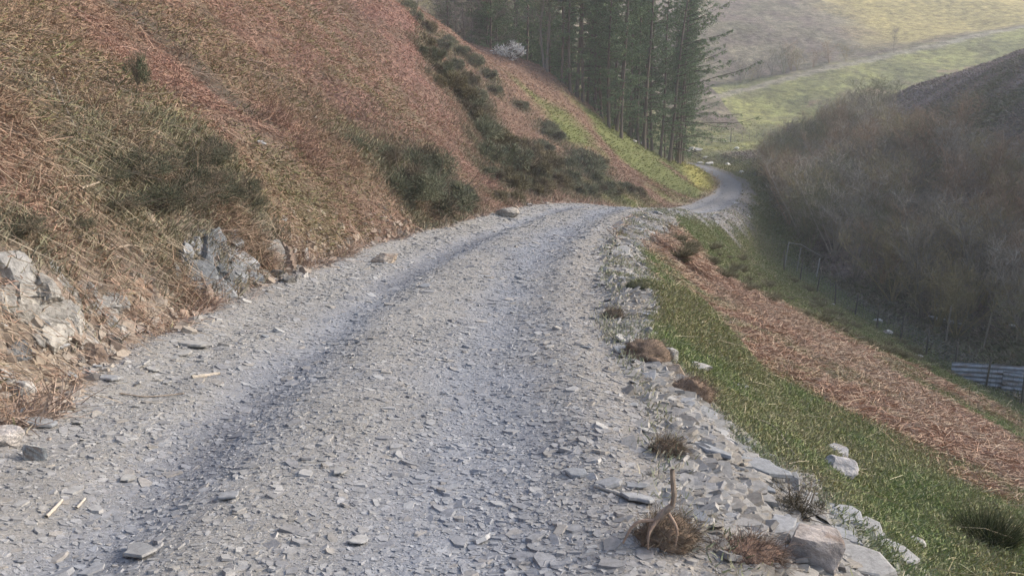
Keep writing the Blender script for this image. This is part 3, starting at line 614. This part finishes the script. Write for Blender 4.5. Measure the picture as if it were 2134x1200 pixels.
wc = np.array([.80, .79, .74]); bl = make_gorse("blossom_shrub", "white blossoming shrub on the crest of the spur, left of the larches", "shrub", None, wc, n=2600, blobs=24, spike=(.03, .12), w=.013, flat=1.5); 
for dy in range(0, 40, 2):
    g = gnd(1062, 122 + dy)
    if g is not None and g[1] < 84: break
if g is not None: bl.location = (g[0], g[1], g[2] - .1); bl.scale = (2.9, 2.9, 2.6)
def make_tuft(name, lab, cat, n, Lr, w, cols, base=.12, outl=.6, grp=None, curl=.25, material=M_leaf):
    a = rng.uniform(0, 6.283, n); q = np.sqrt(rng.uniform(0, 1, n)) * base; P = np.stack([q * np.cos(a), q * np.sin(a), np.zeros(n)], 1)
    d = unit(np.stack([np.cos(a) * q / base * outl, np.sin(a) * q / base * outl, np.full(n, .8)], 1) + rng.normal(0, .18, (n, 3)))
    e = P + d * rng.uniform(*Lr, (n, 1)); V, F, C = strips(P, e, np.full(n, w), np.asarray(cols)[rng.integers(0, len(cols), n)] * rng.uniform(.75, 1.25, (n, 1)), curl, .25)
    o = mesh(name, V, F, C, material); tag(o, lab, cat, grp); return o
o = make_tuft("rush_tuft", "dark green rush tuft in the grass at the lower right", "rush tuft", 1500, (.12, .30), .0035, [(.05,.065,.03),(.07,.085,.035),(.11,.10,.05)], .13, .7); g = gnd(2060, 1130); o.location = tuple(g)
prt = make_tuft("grass_tussock", "rough brown grass tussock near the fence on the lower slope", "grass tussock", 700, (.25, .55), .012, [(.19,.165,.10),(.22,.19,.12),(.13,.125,.065)], .32, .8, "tussocks of the lower slope")
for k in range(95):
    bx = rnd(1400, 2000); t = (bx - 1330) / 670; by = 455 + t * 300 + rnd(-5, 85) * (.6 + .5 * t) - 30 * t; g = gnd(bx, by)
    if g is None or g[0] > streamx(g[1]) - .8 or track(g[:1], g[1:2])[0][0] < 2.5 or g[1] < 18: continue
    c = prt.copy(); COLL.objects.link(c)
    c.location = tuple(g); c.rotation_euler = (0, 0, rnd(0, 6)); s = rnd(.5, 1.15); s *= .8; c.scale = (s, s, s * rnd(.4, .7))

bpy.data.objects.remove(prt)
def facets(sub, planes, squash, rough_, strata=0.0, seed=0, lo=.55, hi=.86):
    import bmesh
    r = np.random.default_rng(seed); bm = bmesh.new(); bmesh.ops.create_icosphere(bm, subdivisions=sub, radius=1.0)
    V = np.array([v.co[:] for v in bm.verts]); F = np.array([[v.index for v in f.verts] for f in bm.faces]); bm.free()
    for _ in range(planes):
        n = unit(r.normal(size=3)); d = r.uniform(lo, hi); q = V @ n; V = V - np.maximum(q - d, 0)[:, None] * n
    if strata > 0:
        ax = unit(np.array([.5, -.25, 1.0])); s = V @ ax; ph = s * 5.5 + .8 * fbm(V[:, 0], V[:, 1] + 3 * seed, .6, 3, seed); V = V * (1 + strata * ((ph % 1.0) - .5)[:, None] * (1 - np.abs(unit(V) @ ax)[:, None] * .6))
    nz = fbm(V[:, 0] * 1 + V[:, 2] * .7, V[:, 1] + V[:, 2] * 1.3, .35, 4, seed + 9); V = V * (1 + rough_ * nz[:, None])
    return V * np.array(squash), F, V
def rock(name, bx, by, wpx, hpx, label, cat="rock", colA=(.26,.26,.265), colB=(.36,.33,.28), seed=0, sub=4, strata=.10, planes=16, depth=.8, up=.35, rz=None, group=None, tiltx=0.0, block=False):
    g = gnd(bx, by)
    if g is None: return
    D = np.linalg.norm(g); wd, ht = wpx / 1675 * D, hpx / 1675 * D
    V, F, V0 = facets(sub, planes, (wd * .56, wd * .56 * depth, ht * .56), .07, strata, seed)
    if block:
        V = np.clip(V0 * 1.5, -.8, .8) * (1 + .05 * fbm(V0[:, 0] + V0[:, 2], V0[:, 1], .3, 4, seed))[:, None] * np.array([wd * .56, wd * .56 * depth, ht * .6]); V[:, 0] += V[:, 2] * .25
    t = sstep(-.15, .2, fbm(V0[:, 0] * 1.3 + seed, V0[:, 2] * 1.5 + V0[:, 1], .55, 4, seed + 5)); C = mixc(colA, colB, t) * (1 + .3 * fbm(V0[:, 0] + V0[:, 2], V0[:, 1] * 2 - V0[:, 2] * 3, .14, 3, seed))[:, None]
    rust = sstep(.25, .5, fbm(V0[:, 1], V0[:, 2] + V0[:, 0], .4, 3, seed + 8)); C = mixc(C, (.25,.17,.12), .6 * rust)
    o = mesh(name, V, F, C, M_rock); o.location = (g[0], g[1], g[2] + ht * up * .5); o.rotation_euler = (tiltx, rnd(-.1, .1), rnd(-.3, .3) if rz is None else rz)
    tag(o, label, cat, group); return o
def outcrop(k, label, colA, colB, n, seed, lean=(-.35, .1, 1.0), long=2.2):
    """a broken rock face: slanting splinters of bedded slate standing out of the bank, one mesh"""
    bx, by, wp, hp = ROCKS[k]; r = np.random.default_rng(seed); g0 = gnd(bx, by); D = np.linalg.norm(g0); sc_ = wp / 1675 * D; parts = []; ax = unit(np.array(lean))
    for q in range(n):
        a, t = r.uniform(0, 6.283), math.sqrt(r.uniform(0, 1)); t *= (.3 if q < 3 else 1); g = gnd(bx + math.cos(a) * t * wp * .42, by + math.sin(a) * t * hp * .40)
        if g is None or np.linalg.norm(g - g0) > sc_ * 1.2: continue
        s = sc_ * (.95 if q < 3 else r.uniform(.12, .26) if q > n * .35 else r.uniform(.34, .52)) * (1.1 - .4 * t)
        V, F, V0 = facets(3 if q > n * .35 else 5 if q < 3 else 4, 15, (1, 1, 1), .09, .22, seed * 50 + q, .30, .75)
        nrm = gn(g[:1], g[1:2], .2)[0]; ax2 = unit(ax + r.normal(0, .16, 3)); ax2 = unit(ax2 - nrm * (ax2 @ nrm) * .8); b1 = unit(np.cross(ax2, nrm) + r.normal(0, .15, 3)); b2 = np.cross(ax2, b1)
        V = V[:, :1] * b1 * s * r.uniform(.35, .8) + V[:, 1:2] * b2 * s * .30 + V[:, 2:] * ax2 * s * r.uniform(.6, 1) * (1 + .35 * (long - 1)) * .55
        V = V + g - g0 - nrm * s * (.12 if q < 3 else -.03)
        c = mixc(colA, colB, r.uniform(0, 1) * (.5 if q < 3 else 1)) * r.uniform(.6, 1.15); C = c * (1 + .35 * fbm(V0[:, 0] * 3, V0[:, 1] * 3 + V0[:, 2], .6, 3, q))[:, None]
        if r.uniform() < .18: C = mixc(C, (.27,.185,.13), .6)
        parts.append((V, F, C))
    V, F, C = join(parts); o = mesh("rock_outcrop", V, F, C, M_rock); o.location = tuple(g0); tag(o, label, "rock outcrop"); return o
outcrop(0, "pale jagged rock face at the far left foot of the cutting", (.22,.22,.215), (.42,.40,.36), 46, 3)
outcrop(1, "slanting grey rock ribs right of the pale jagged face", (.24,.24,.235), (.36,.345,.32), 22, 4, (-.5, .1, 1), 3.2)
outcrop(2, "low brownish grey rock below the slanting ribs", (.26,.24,.22), (.36,.33,.30), 10, 5)
outcrop(3, "dark smooth slate rock cut by the left edge of the view", (.15,.16,.17), (.22,.23,.24), 7, 6, (.3, .1, 1))
outcrop(4, "orange tinted rock between the ribs and the grey slate outcrop", (.33,.23,.17), (.42,.32,.24), 12, 7, (-.6, .1, .8))
outcrop(5, "small buff rock against the left end of the grey slate outcrop", (.36,.28,.21), (.44,.36,.28), 8, 27, (-.7, .1, .8))
outcrop(6, "broad crumbling grey slate outcrop in the left bank", (.17,.185,.20), (.30,.31,.32), 70, 8, (.5, .1, .8), 1.8)
outcrop(7, "whitish rock outcrop at the right end of the rocky bank", (.25,.245,.235), (.44,.42,.39), 50, 9, (.35, .1, .9), 1.8)
rock("rock_outcrop", 1058, 452, 50, 28, "small pale broken rock low in the bank where the track bends", "rock outcrop", (.33,.30,.26), (.42,.38,.32), 10, 4, .12, 12)
rock("rock_outcrop", 800, 545, 60, 30, "low crumbly stone patch at the bank foot below the gorse", "rock outcrop", (.30,.25,.20), (.40,.34,.28), 11, 4, .12, 12)
st = [("sandstone_block", 1695, 1168, 100, 80, "big pinkish sandstone block at the bottom of the right verge", (.36,.32,.29), (.42,.37,.34), 6, .9),
      ("boulder", 1745, 990, 70, 48, "grey split boulder in the grass right of the verge", (.26,.26,.27), (.40,.38,.37), 12, .8), ("boulder", 1735, 946, 60, 26, "low heap of grey stone uphill of the split boulder", (.27,.27,.28), (.38,.37,.36), 14, .8),
      ("stone", 1855, 1088, 26, 16, "white stone alone in the grass above the lowest slates", (.50,.48,.40), (.60,.57,.48), 8, .7), ("stone", 1903, 1138, 40, 24, "white rounded stone on the flat slates at the lower right", (.44,.44,.40), (.56,.55,.50), 9, .8),
      ("stone", 1395, 752, 40, 34, "angular grey stone just below the upper turf lump", (.34,.33,.31), (.40,.39,.36), 15, .8), ("stone", 1452, 772, 62, 26, "long grey stone lying at the grass edge", (.33,.33,.32), (.42,.42,.40), 16, .6),
      ("stone", 1408, 784, 46, 30, "orange brown stone between the two turf lumps", (.37,.28,.20), (.42,.34,.26), 17, .8),
      ("stone", 380, 662, 26, 22, "rounded brown stone on the dead bracken below the orange rock", (.36,.26,.20), (.42,.33,.26), 18, .9), ("stone", 72, 955, 52, 40, "pale upright wedge of slate at the left of the track", (.34,.36,.36), (.42,.43,.42), 19, .45),
      ("stone", 12, 925, 60, 44, "whitish rock lump cut by the left edge of the view", (.38,.35,.33), (.48,.45,.42), 20, .8), ("stone", 45, 822, 50, 38, "light grey stone on the bracken at the far left", (.34,.34,.34), (.44,.43,.41), 21, .8),
      ("stone", 412, 84, 7, 6, "small white stone high on the left slope", (.6,.58,.55), (.7,.68,.65), 22, .8), ("stone", 656, 249, 8, 8, "small white stone on the bracken above the sheep path's lower end", (.55,.5,.46), (.6,.56,.52), 23, .8),
      ("stone", 1535, 312, 12, 7, "white stone on the sunlit turf below the far gate", (.6,.6,.55), (.7,.7,.65), 24, .8), ("stone", 1516, 346, 14, 8, "white stone on the outer edge of the far bend", (.55,.55,.52), (.65,.64,.6), 25, .8), ("stone", 1545, 361, 12, 9, "pale stone right of the far bend, nearest the thicket", (.5,.5,.47), (.6,.6,.56), 26, .8)]
for nm, bx, by, wp, hp, lb, ca, cb, sd, dp in st:
    rock(nm, bx, by, wp, hp, lb, "block" if "block" in nm else "boulder" if nm == "boulder" else "stone", ca, cb, 100 + sd, 4 if wp > 20 else 3, .05, 12, dp, .55, block=nm == "sandstone_block", rz=-.5 if nm == "sandstone_block" else None)
for bx, by, wp in [(1455,316,18),(1442,312,14),(1432,318,12),(1340,300,10),(1322,296,10),(1470,330,10),(1478,345,18),(1460,342,14)]:
    rock("stone", bx, by, wp, wp * .6, "pale stone in the heap where the far track passes below the larches", "stone", (.45,.44,.42), (.55,.54,.5), int(bx), 3, .05, 10, .8, .5, group="pale stones below the larches")
for bx, by, wp in [(1832,672,20),(1848,697,24),(1735,636,10),(1790,690,8),(1915,745,14)]:
    rock("stone", bx, by, wp, wp * .5, "pale stone lying in the lower grass near the wire fence", "stone", (.40,.39,.36), (.5,.49,.46), int(bx), 3, .05, 10, .8, .5, group="pale stones by the wire fence")
for bx, by, wp in [(1945,664,16),(1962,669,20),(1985,673,18),(2003,676,12),(2110,680,16),(1935,660,10)]:
    rock("stone", bx, by, wp, wp * .4, "pale stone in the stream bed behind the wire fence", "stone", (.42,.42,.40), (.5,.5,.48), int(bx) + 1, 3, .05, 10, .8, .5, group="stones in the stream bed")

# slabs of slate, each one loose
def slab_mesh(seed, m=8):
    r = np.random.default_rng(seed); ang = (np.arange(m) + r.uniform(-.4, .4, m)) * 2 * math.pi / m; rad = r.uniform(.6, 1, m) * .5; el = r.uniform(.42, .85)
    x, y = np.cos(ang) * rad, np.sin(ang) * rad * el; th = r.uniform(.045, .10)
    rings = [np.stack([x * k, y * k, np.full(m, z) + (r.uniform(-.008, .008, m))], 1) for k, z in ((.90, th), (.99, th * .82), (1.03, 0), (.97, -th * .6))]
    V = np.concatenate(rings); q = np.arange(m); q2 = (q + 1) % m; F = [np.array([q])] + [np.stack([q + a, q + a + m, q2 + a + m, q2 + a], 1) for a in (0, m, 2 * m)]
    c = np.array([(.25,.255,.26),(.30,.297,.285),(.22,.23,.24),(.33,.32,.30)])[seed % 4] * r.uniform(.9, 1.15)
    me = mesh("slab_source", V, F, np.tile(c, (4 * m, 1)), M_chip); d = me.data; bpy.data.objects.remove(me); return d
SLABS = [slab_mesh(k) for k in range(16)]
def slab(x, y, s, label, group=None, cat="slate slab", tilt=.25, name="slate_slab", k=None, rz=None, lift=.02, vec=None, th=1.0):
    from mathutils import Vector, Matrix
    o = bpy.data.objects.new(name, SLABS[int(rng.integers(0, 16)) if k is None else k]); COLL.objects.link(o)
    n = gn(np.array([x]), np.array([y]), .25)[0] if vec is None else np.array(vec, float); n = unit(n + (np.array([-.30, -.12, .35]) if n[0] > .2 else 0) + rng.normal(0, tilt, 3) * (vec is None)); q = Vector(n).to_track_quat('Z', 'Y')
    o.rotation_mode = 'QUATERNION'; from mathutils import Quaternion
    o.rotation_quaternion = q @ Quaternion((0, 0, 1), rnd(0, 6.28) if rz is None else rz); o.location = (x, y, float(gh(x, y)) + lift * s + .004); o.scale = (s, s, s * th)
    tag(o, label, cat, group); return o
x, y, j, i = scatter(SCR * lod(7) * VIEW * (U > 0), 210)
for a, b in zip(x, y): slab(a, b, min(.40, .085 * (1 - rnd(0, .97)) ** (-1 / 2.3)) * (1 + b / 30), "loose flat slab of grey slate on the scree of the right verge", "slate slabs on the right verge", tilt=.20, lift=.04, th=.6)
x, y, j, i = scatter((LEFT * (1 - sstep(.1, .6, np.abs(-U - WL)))) * np.exp(-((YY - 4.8) / 2.2) ** 2) * VIEW, 32)
for a, b in zip(x, y): slab(a, b, rnd(.07, .20), "flat grey slate in the broken pile along the left edge of the track", "slates along the left edge", tilt=.3, lift=.10, th=.8)
x, y, j, i = scatter(ONT * lod(6) * VIEW * sstep(.4, 1.3, np.abs(U)), 60)
for a, b in zip(x, y): slab(a, b, min(.16, .07 * (1 - rnd(0, .97)) ** (-1 / 2.4)), "flat piece of grey slate lying on the gravel of the track", "slate pieces on the track", tilt=.12)
for bx, by, wp, lb in [(1590,985,125,"largest pale slate slab, tilted downhill in the middle of the verge"),(1478,868,70,"dark slate slab propped on edge below the lower turf lump"),(1810,1112,95,"broad smooth grey slab at the grass edge, lower right"),(1868,1162,110,"long bluish slab at the very bottom of the verge"),(1500,905,60,"grey slab leaning beside the propped dark one"),(1325,1015,60,"thin slab left of the upright root, flush with the gravel"),(1335,1045,85,"wide buff slab behind the upright root's turf"),(1760,1080,90,"long narrow slab just left of the broad smooth one"),(1620,1105,100,"dark layered slab uphill of the sandstone block"),
                       (542,299,28,"lone grey slate lying on the sheep path of the left slope"),(590,456,30,"pale greenish slate in the grassy patch of the left bank"),(232,792,52,"small flat slate left of the track, above the bleached stick"),(317,773,40,"squarish bluish slate near the bleached stick"),(405,722,75,"broad flat slate at the left margin of the track"),(80,886,80,"long flat slate in the pile at the left edge of the track"),(50,862,60,"grey slate uppermost in the pile at the left edge"),(712,985,52,"large whitish flake in the middle of the track"),(478,1036,50,"brown tilted slate in the left rut"),(748,1130,60,"smooth half buried stone at the bottom of the track"),(270,1000,46,"flat flake between the left rut and the bank"),(290,1155,110,"biggest jagged slate in the bottom left of the track"),(1545,806,30,"white leaf shaped flake standing in the grass"),(885,598,30,"dark slate piece in the far part of the left rut")]:
    g = gnd(bx, by); 
    if g is not None: slab(g[0], g[1], wp / 1675 * np.linalg.norm(g) * 1.05, lb, tilt=.10, lift=.06, th=.55)

def turf(bx, by, wpx, label, hscale=.5, col=(.20,.145,.105), hair=(.21,.17,.125), n=2200, nm="turf_lump"):
    g = gnd(bx, by); s = wpx / 1675 * np.linalg.norm(g) * .5
    V, F, V0 = facets(4, 0, (s, s * .8, s * hscale * 2 * .7), .30, 0, int(bx)); C = np.tile(col, (len(V), 1)) * (1 + .4 * fbm(V0[:, 0] * 2, V0[:, 1] * 2 + V0[:, 2] * 2, .2, 3))[:, None]
    root = empty(nm, (g[0], g[1], g[2])); tag(root, label, "turf lump"); mesh("soil", V, F, C, M_earth, True, root)
    k = rng.integers(0, len(V), n); P = V[k] * rng.uniform(.97, 1.0, (n, 1)); P = P[P[:, 2] > -.2 * s]; n = len(P); e = P + (unit(P) * .5 + rng.normal(0, .5, (n, 3)) + np.array([.3, -.1, .1])) * rng.uniform(.02, .07, (n, 1))
    V, F, C = strips(P, e, np.full(n, .0022), np.asarray(hair) * rng.uniform(.6, 1.35, (n, 1)), .35, .4); mesh("dead_grass", V, F, C, M_leaf, False, root); return root
turf(1343,745,100,"upper brown turf lump perched on the edge of the verge"); turf(1437,822,92,"lower bare brown turf lump on the edge of the verge", hair=(.22,.16,.12)); turf(1388,945,60,"small turf lump uphill of the upright root", .6)
turf(1388,1128,112,"matted turf clump holding the upright root", .55, n=3000); turf(1560,1155,125,"flat reddish moss cushion among the slates at the bottom", .22, (.20,.13,.095), (.21,.155,.12), 2500); turf(1277,662,40,"tiny dark turf knob at the gravel's edge", .6, (.15,.12,.09)); turf(1332,600,55,"dark grassy lip on top of the knoll", .35, (.10,.095,.06), (.14,.15,.07))
g = gnd(1660, 1075); dg = make_gorse("dead_gorse", "dark withered gorse clump between the slates and the grass", "gorse bush", None, np.array([.10, .085, .055]), n=3500, blobs=8, spike=(.03, .08), w=.004, stems=20); dg.location = tuple(g); dg.scale = (.42, .42, .36)
def stick(name, pts, r0, r1, label, cat="stick", col=(.34,.28,.22), lift=.01, forks=()):
    G = [gnd(*p[:2]) for p in pts]; P = np.array([[q[0], q[1], q[2] + lift + (p[2] if len(p) > 2 else 0)] for p, q in zip(pts, G)])
    if len(P) > 2: P = catmull(P, 4)
    paths = [(P, np.linspace(r0, r1, len(P)) * (1 + .15 * np.sin(np.arange(len(P)) * 2.3)))]
    V, F = tubes(paths, 7); o = mesh(name, V, F, np.tile(col, (len(V), 1)), M_wood, True); tag(o, label, cat); return o
stick("stick", [(400,789),(428,785),(458,780)], .016, .012, "short bleached stick lying on the gravel at the left", col=(.45,.40,.33)); stick("stick", [(250,822),(310,829),(385,822)], .006, .004, "thin curved twig on the gravel below the bleached stick")
stick("stick", [(97,1080),(115,1062),(130,1045)], .009, .007, "splintered stick at the lower left, the longer of two", col=(.5,.45,.38)); stick("stick", [(160,1062),(178,1042)], .007, .005, "short splinter right of the longer splintered stick", col=(.5,.45,.38))
stick("dead_branch", [(312,460),(330,490),(358,520)], .035, .02, "broken grey stump branch sticking out above the slate outcrop", "branch", lift=.06); stick("dead_branch", [(5,272),(40,292),(82,312)], .03, .012, "dark fallen branch in the withered grass at the far left", "branch", (.12,.10,.08), .05)
stick("dead_branch", [(110,170),(135,230),(165,290),(200,345)], .012, .006, "grey dead bramble stem slanting down the left slope", "branch", (.27,.24,.21), .06); stick("dead_branch", [(172,416),(220,398),(270,382)], .012, .006, "straight pale stalk propped above the bushes on the left", "branch", lift=.10); stick("dead_branch", [(240,530),(275,522),(310,530),(358,522)], .013, .01, "curved root running to the grey slate outcrop", "root", lift=.05)
stick("root", [(1700,1005),(1735,1010),(1765,1027),(1815,1030)], .008, .012, "twisted pale root lying in the grass right of the gorse clump", "root", (.36,.32,.26)); stick("dead_branch", [(1560,880),(1610,900),(1640,940),(1655,960)], .010, .005, "thin arching bramble at the grass edge of the scree", "branch", (.20,.17,.14), .05); stick("stick", [(1790,985),(1830,1000),(1860,1012)], .004, .003, "very thin straight stalk on the grass above the twisted root", "stick"); stick("stick", [(1240,1015),(1300,1035),(1390,1050)], .010, .008, "flat pale splinter running behind the upright root", "stick", (.42,.40,.36))
# the upright root in its turf
g = gnd(1388, 1140); D = np.linalg.norm(g); k = D / 1675
main = np.array([(-.12, .02, -.02), (-.10, 0, .10), (-.02, 0, .20), (.03, 0, .25), (.035, 0, .32), (.02, 0, .42), (.015, 0, .50)]) * 155 * k / .5 * .95
tv, tf = tubes([(main, np.array([.011, .014, .016, .012, .012, .010, .008]))], 8); root = empty("upright_root", (g[0], g[1], g[2] + .04)); tag(root, "dead grey root standing upright out of the matted turf clump", "root"); tv[:, :2] += fbm(tv[:, 2] * 20, tv[:, 0] * 20, 1, 2)[:, None] * .004; mesh("stem", tv, tf, np.array((.30,.24,.19)) * (1 + .5 * fbm(np.arctan2(tv[:, 1] + .1, tv[:, 0] + .1) * 30, tv[:, 2] * 12, 1, 3)[:, None]), M_wood, False, root)
for P in ([(-.0, 0, .18), (.05, -.05, .10), (.04, -.08, 0)], [(-.04, 0, .16), (-.12, -.06, .08), (-.13, -.09, -.02)], [(-.06, 0, .13), (-.2, -.02, .12), (-.28, -.05, .0)]):
    tv, tf = tubes([(catmull(np.array(P, float) * 155 * k / .5, 4), np.linspace(.009, .004, 9))], 6); mesh("rootlet", tv, tf, np.tile((.33,.24,.18), (len(tv), 1)), M_wood, True, root)

# ---------------------------------------------------------------- fences, gates, sheets
def box(x0, x1, y0, y1, z0, z1):
    V = np.array([(x, y, z) for z in (z0, z1) for x, y in ((x0, y0), (x1, y0), (x1, y1), (x0, y1))], float)
    return V, np.array([(0,3,2,1),(4,5,6,7),(0,1,5,4),(1,2,6,5),(2,3,7,6),(3,0,4,7)])
def post_mesh(h, w, r):
    V, F = tubes([(np.array([(0, 0, -.3), (0, 0, h * .5), (0, 0, h - .02), (0, 0, h)]), np.array([w, w * .95, w * .93, w * .5]))], 8); return V, F
def fence(nm, P0, P1, n, h, label, wires, col, lean=.04, vstep=.0, wr=.004, wcol=(.10,.12,.10)):
    P0, P1 = np.array(P0), np.array(P1); root = empty(nm, (P0[0], P0[1], float(gh(P0[0], P0[1])))); tag(root, label, "fence"); o0 = np.array(root.location)
    T = []
    for k in range(n):
        p = P0[:2] + (P1[:2] - P0[:2]) * k / (n - 1); z = float(gh(*p)); V, F = post_mesh(h * rnd(.92, 1.08), .045, rng); a, b = rng.normal(0, lean, 2); V[:, 0] += V[:, 2] * a; V[:, 1] += V[:, 2] * b
        V = V + np.array([p[0], p[1], z]) - o0; mesh("post", V, F, np.tile(col, (len(V), 1)), M_wood, True, root); T.append(np.array([p[0], p[1], z]) - o0)
    T = np.array(T); ws = [(T + np.array([0, 0, hh]), np.full(n, wr)) for hh in wires]
    if vstep:
        m = int(np.linalg.norm(P1[:2] - P0[:2]) / vstep)
        for k in range(m):
            t = k / m * (n - 1); a = int(t); q = T[a] + (T[a + 1] - T[a]) * (t - a); ws.append((np.array([q + [0, 0, wires[0]], q + [0, 0, wires[-1]]]), np.full(2, wr * .8)))
    V, F = tubes(ws, 3); mesh("wire_netting", V, F, np.tile(wcol, (len(V), 1)), M_metal, False, root); return root
fence("wire_fence", gnd(1634, 566), gnd(2128, 842), 11, 1.35, "dark wire netting fence along the foot of the right slope", list(np.arange(.08, 1.2, .14)), (.13,.12,.10), vstep=.28, wr=.007, wcol=(.07,.10,.09))
g0, g1 = gnd(1905, 722), gnd(2140, 772)
fence("post_fence", (g0[0] + 2.4, g0[1] + 1.5), (g1[0] + 2.4, g1[1] + 1.0), 4, 2.0, "row of pale leaning posts with thin wires beyond the stream", [.5, 1.1, 1.7], (.30,.27,.22), lean=.10)
g = gnd(1634, 560); root = empty("gate_frame", (g[0], g[1], g[2])); tag(root, "tall gateway of grey posts and top rail at the upper end of the netting fence", "gateway")
for dx, hh, c in ((0, 1.85, (.30,.29,.27)), (.85, 1.75, (.26,.25,.23)), (2.2, 1.5, (.42,.42,.40))):
    V, F = post_mesh(hh, .035, rng); V[:, 0] += dx + V[:, 2] * .10; V[:, 2] -= dx * .35; mesh("post", V, F, np.tile(c, (len(V), 1)), M_wood, True, root)
V, F = tubes([(np.array([(.17, -.02, 1.78), (1.0, -.02, 1.66), (2.3, -.02, 1.42 - .5)]), np.full(3, .022))], 6); mesh("rail", V, F, np.tile((.33,.32,.30), (len(V), 1)), M_wood, True, root)
def corrugated(bx, by, wpx, hpx, rz, label):
    g = gnd(bx, by); D = np.linalg.norm(g); w_, h_ = wpx / 1675 * D, hpx / 1675 * D; nx_, nz_ = 12, 46; xs = np.linspace(-.5, .5, nx_) * w_; zs = np.linspace(0, 1, nz_)
    X_, Z_ = np.meshgrid(xs, zs); Yc = .03 * np.sin(Z_ * 2 * math.pi * 5.5) + .10 * Z_; 
    V1 = np.stack([X_, Yc, Z_ * h_ - .1], -1).reshape(-1, 3); V2 = V1 + [0, .004, 0]; I = np.arange(nx_ * nz_).reshape(nz_, nx_); f = np.stack([I[:-1, :-1], I[:-1, 1:], I[1:, 1:], I[1:, :-1]], -1).reshape(-1, 4)
    b = np.concatenate([I[0, :], I[1:, -1], I[-1, -2::-1], I[-2:0:-1, 0]]); b2 = np.roll(b, -1); side = np.stack([b, b + nx_ * nz_, b2 + nx_ * nz_, b2], 1)
    C = mixc((.30,.32,.35), (.20,.17,.15), sstep(.1, .5, fbm(V1[:, 0] * 2, V1[:, 2] * 5, .6, 3, int(bx)))); o = mesh("corrugated_sheet", np.concatenate([V1, V2]), [f, (f + nx_ * nz_)[:, ::-1], side], np.concatenate([C, C]), M_metal, True)
    o.location = tuple(g); o.rotation_euler = (0, 0, rz); tag(o, label, "metal sheet"); return o
corrugated(2055, 806, 120, 46, -.18, "grey corrugated metal sheet standing on edge at the fence foot"); corrugated(2140, 826, 80, 44, -.35, "second corrugated sheet, darker, cut by the right edge of the view")
g0, g1 = gnd(1485, 299), gnd(1521, 297)
def far_gate():
    a, b = g0, g1; root = empty("field_gate", tuple(a)); tag(root, "small pale barred field gate at the far end of the track", "gate"); d = b - a; L = np.hypot(d[0], d[1]); root.rotation_euler = (0, 0, math.atan2(d[1], d[0]))
    V, F = tubes([(np.array([(0, 0, z), (L, 0, z)]), np.full(2, .028)) for z in (.25, .45, .65, .9, 1.15)] + [(np.array([(x_, 0, .22), (x_, 0, 1.17)]), np.full(2, .03)) for x_ in (.02, L * .5, L - .02)], 5); mesh("bars", V, F, np.tile((.40,.40,.38), (len(V), 1)), M_metal, True, root)
    for x_, h_ in ((-.15, 1.4), (L + .15, 1.9)):
        V, F = post_mesh(h_, .09, rng); V[:, 0] += x_; mesh("post", V, F, np.tile((.22,.20,.16), (len(V), 1)), M_wood, True, root)
far_gate()
fence("post_and_wire_fence", gnd(1531, 297), gnd(1620, 282), 7, 1.25, "old post and wire fence running right from the field gate", [.3, .6, .9, 1.1], (.24,.22,.18))
g = gnd(2026, 436); V, F = box(-.45, .45, -.15, .15, 0, .06); V2, F2 = box(-.36, .30, -.11, .11, .06, .13); o = mesh("pale_board", np.concatenate([V, V2]), np.concatenate([F, F2 + 8]), np.tile((.6,.6,.58), (16, 1)), M_wood); o.location = (g[0] - .5, g[1] - 6, float(gh(g[0] - .5, g[1] - 6)) + 3.2) if False else tuple(g); tag(o, "small white board lying on the dark slope beyond the thicket", "board")
for o in [o for o in bpy.data.objects if o.parent is None and o.location.z < -40]:
    for ch in list(o.children): bpy.data.objects.remove(ch)
    bpy.data.objects.remove(o)
for o in bpy.data.objects:
    if "_used" in o: del o["_used"]

# ---------------------------------------------------------------- haze
V, F = box(-160, 300, -40, 340, -20, 110)
V[:4, 2] = H.min() - 1; V[4:, 2] = max(H.max(), 30) + 3
hz = mesh("haze", V, F); hz["kind"] = "stuff"; hz["label"] = "thin pale air haze filling the valley"
hm = bpy.data.materials.new("pale_air"); hm.use_nodes = True; t = hm.node_tree; t.nodes.clear(); out = t.nodes.new("ShaderNodeOutputMaterial"); pv = t.nodes.new("ShaderNodeVolumePrincipled")
pv.inputs["Color"].default_value = (.80, .84, .90, 1); pv.inputs["Density"].default_value = .0009; pv.inputs["Anisotropy"].default_value = .3; t.links.new(pv.outputs[0], out.inputs["Volume"]); hz.data.materials.append(hm)
